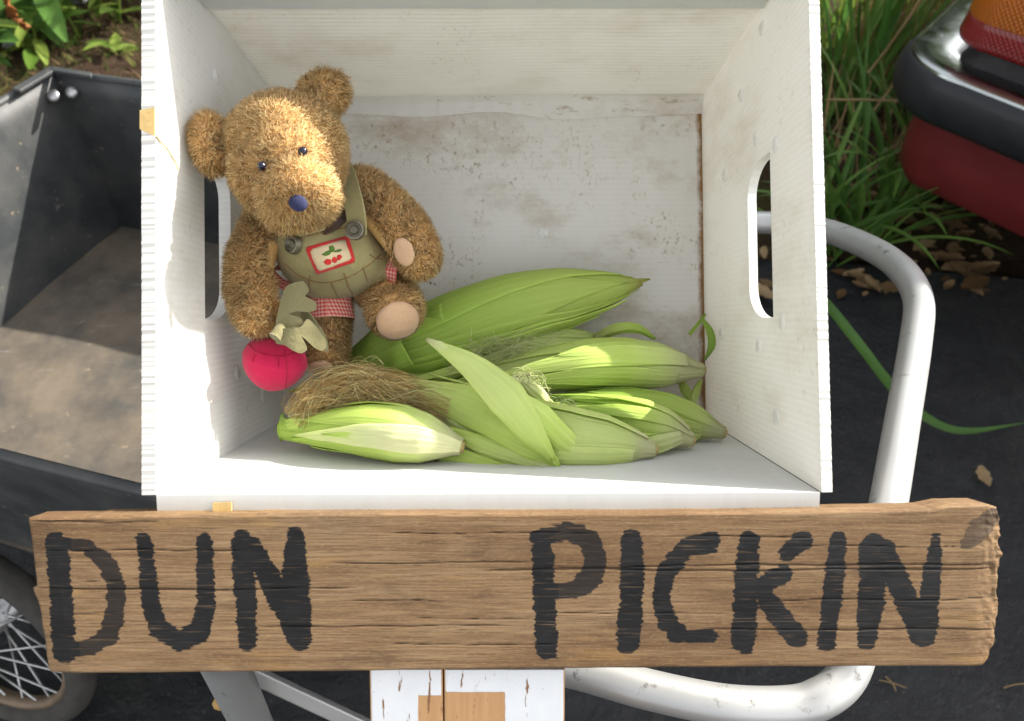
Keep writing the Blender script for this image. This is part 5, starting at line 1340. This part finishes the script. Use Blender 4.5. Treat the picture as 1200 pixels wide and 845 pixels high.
# weeds beyond the cart
def lance(size, w, m=9, serr=0.0):
    vv = []
    for i in range(m):
        u = i / (m - 1); wd = w * math.sin(math.pi * min(1, u * .9 + .06)) ** .8
        for q in (-1, -.5, 0, .5, 1): vv.append((u * size, q * wd, -.25 * size * u * u + abs(q) * wd * .3))
    return np.array(vv), grid(m, 5)
def weed(label, base, n, h, size, w, mat, seed, stem_mat=None):
    r = random.Random(seed); root = thing('weed_plant', base, label, 'weed', 'weeds growing beyond the cart')
    b = np.array(base); top = b + [r.uniform(-.06, .06), r.uniform(-.06, .06), h]
    path = smooth_path([b - [0, 0, .02], b * .5 + top * .5 + [r.uniform(-.02, .02), 0, 0], top], 12)
    v, f = tube(path, np.linspace(.005, .0018, 12), 7); obj('stem', v, f, stem_mat or mat, root)
    shared = None
    lv, lf = lance(size * 1.25, w * 1.5); me = bpy.data.meshes.new('leaf'); me.from_pydata(lv.tolist(), [], lf); me.materials.append(mat)
    me.polygons.foreach_set('use_smooth', [True] * len(me.polygons))
    for k in range(n):
        o = bpy.data.objects.new('leaf', me); COL.objects.link(o); o.parent = root
        o.location = Vector(path[int(11 * (.15 + .85 * k / n))] - ORG[root.name])
        s = r.uniform(.6, 1.15); o.scale = (s, s, s)
        o.rotation_euler = (r.uniform(-.4, .4), r.uniform(-.7, .35), k * 2.4 + r.uniform(-.4, .4))
    return root
weed('broad-leaved weed behind the rivets of the cart tub', G(60, 25), 11, .34, .26, .026, M_WEED, 1)
weed('long-leaved green weed beside the rusty seed spike', G(15, 45), 12, .40, .34, .030, M_GRASS, 2)
weed('ferny light green weed close to the crate rim', G(125, 15), 14, .34, .17, .020, M_WEED, 3)
weed('small mossy weed beside the crate edge', G(150, 72), 14, .10, .08, .012, M_WEED, 4)
weed('yellowish weed with narrow leaves near a stone', G(95, -5), 14, .5, .26, .016, M_WEED, 5)
weed('dark green weed with drooping leaves far left', G(-15, 10), 12, .5, .34, .03, M_GRASS, 6)
weed('thin leaning weed between stone and moss', G(100, 55), 8, .22, .15, .014, M_WEED, 7)
v, f = tube(smooth_path([VH(-5, -40, .62), VH(8, 0, .55), VH(18, 22, .5), VH(30, 33, .47)], 20), np.linspace(.010, .004, 20), 8)
v = v + rng.normal(0, .0045, v.shape)
tag(obj('seed_spike', v, f, M_RUSTY), 'rusty brown dock seed spike hanging among the weeds', 'seed head')
for k, (x, y, s) in enumerate(((57, 18, .085), (92, 12, .05), (36, 4, .07), (20, 62, .04), (118, 88, .03))):
    v, f = ellipsoid(np.array(G(x, y)) + [0, 0, s * .45], s * 1.1, s * .8, s * .65, np.eye(3), 14, 9)
    v = v + (np.stack([fbm(v[:, 0] * 30 + k, v[:, 1] * 30), fbm(v[:, 1] * 30, v[:, 2] * 30 + k), fbm(v[:, 2] * 30, v[:, 0] * 30)], -1) - .5) * s * .5
    tag(obj('stone', v, f, M_STONE), ('largest grey stone half sunk among the weeds', 'flat grey stone beside the yellowish weed', 'grey stone near the rusty seed spike', 'small grey stone against the cart rim', 'pebble beside the crate edge and mossy weed')[k], 'stone', 'stones among the weeds')
# moss and fine litter on the soil
mr = np.random.default_rng(5); parts_v, parts_f, n0 = [], [], 0
vv, ff_, cl = [], [], []
for k in range(9000):
    x, y = mr.uniform(-2.4, -.6), mr.uniform(1.6, 4.0)
    if k % 3 == 0: x = mr.uniform(.4, 2.6)
    a = mr.uniform(0, 6.28); l = mr.uniform(.015, .06); h = mr.uniform(.0, .05); b = np.array([x, y, .03 + .02 * mr.random()]); d = np.array([math.cos(a), math.sin(a), 0]); s = np.array([-d[1], d[0], 0]) * mr.uniform(.002, .007)
    i = len(vv); vv += [b - s, b + s, b + d * l + [0, 0, h]]; ff_.append((i, i + 1, i + 2))
    c_ = ([.055, .075, .016], [.12, .08, .04], [.07, .045, .027], [.09, .09, .026])[mr.integers(4)]; cl += [c_] * 3
m_lit, nt = newmat('moss_and_litter'); finish(nt, attr(nt, 'col').outputs['Color'], .9, spec=.1, trans=.2)
tag(obj('moss_litter', vv, ff_, m_lit, base=(0, 2.5, 0), col=cl), 'fine moss and dry litter scattered over the brown soil', 'ground cover', kind='stuff')

for k, (x, y, h_, sz, w_, mt, lb) in enumerate((
        (40, 70, .16, .16, .016, M_WEED, 'low weed sprawling just beyond the cart rim'), (80, 45, .26, .24, .024, M_GRASS, 'glossy dark weed between the stone and the mossy weed'),
        (30, 20, .30, .22, .022, M_WEED, 'pale weed leaning towards the rusty seed spike'), (140, 40, .30, .20, .02, M_WEED, 'bushy weed touching the upper left crate edge'),
        (5, 80, .18, .16, .02, M_GRASS, 'small dark weed against the outside of the tub'))):
    weed(lb, G(x, y), 12, h_, sz, w_, mt, 20 + k)
for k, (a, b, c2, lb) in enumerate((((1030, 797), (1045, 800), (1062, 806), 'short pale twig lying on the black sheet under the sign'), ((1038, 793), (1046, 801), (1050, 810), 'tiny forked twig crossing the pale twig'),
                                 ((1176, 806), (1190, 802), (1204, 801), 'straight brown twig on the black sheet'))):
    v, f = tube(smooth_path([VH(*a, .03), VH(*b, .034), VH(*c2, .03)], 8), .0012, 5); tag(obj('twig', v, f, M_STRAW), lb, 'twig')
dead_leaf(1160, 752, .022, .5, 901, 'lone tiny brown leaf on the black sheet near the straight twig')
dead_leaf(1150, 560, .05, 1.5, 902, 'lone tan leaf on the open black sheet beyond the sign end')
# the wood on the far side, one mass: it is what the bumper mirrors
wr_ = np.random.default_rng(9); vv, cl = [], []
n_l = 26000
ang_ = wr_.uniform(-1.35, .62, n_l); rad2 = wr_.uniform(6.5, 10, n_l)
cx_ = rad2 * np.sin(ang_); cy_ = rad2 * np.cos(ang_)
hh = (3.0 + 2.6 * fbm(ang_ * 4 + 3, ang_ * 0 + 1, 3)) * np.sqrt(wr_.random(n_l)) + .1
cen = np.stack([cx_, cy_, hh], -1); d1_ = wr_.normal(0, 1, (n_l, 3)); d1_ /= np.linalg.norm(d1_, axis=1)[:, None]; d2_ = np.cross(d1_, wr_.normal(0, 1, (n_l, 3))); d2_ /= np.linalg.norm(d2_, axis=1)[:, None]
sz_ = wr_.uniform(.10, .24, n_l)[:, None]
V4 = np.stack([cen - d1_ * sz_, cen + d2_ * sz_ * .5, cen + d1_ * sz_, cen - d2_ * sz_ * .5], 1).reshape(-1, 3)
F4 = np.arange(n_l * 4).reshape(-1, 4)
cl = np.repeat(np.array([.05, .11, .02]) + wr_.random((n_l, 1)) * np.array([.07, .09, .02]), 4, axis=0)
tag(obj('far_wood', V4, F4, m_lit, base=(0, 8, 0), col=cl), 'green leafy wood standing beyond the weeds', 'wood', kind='stuff')
print('objects', len(bpy.data.objects))
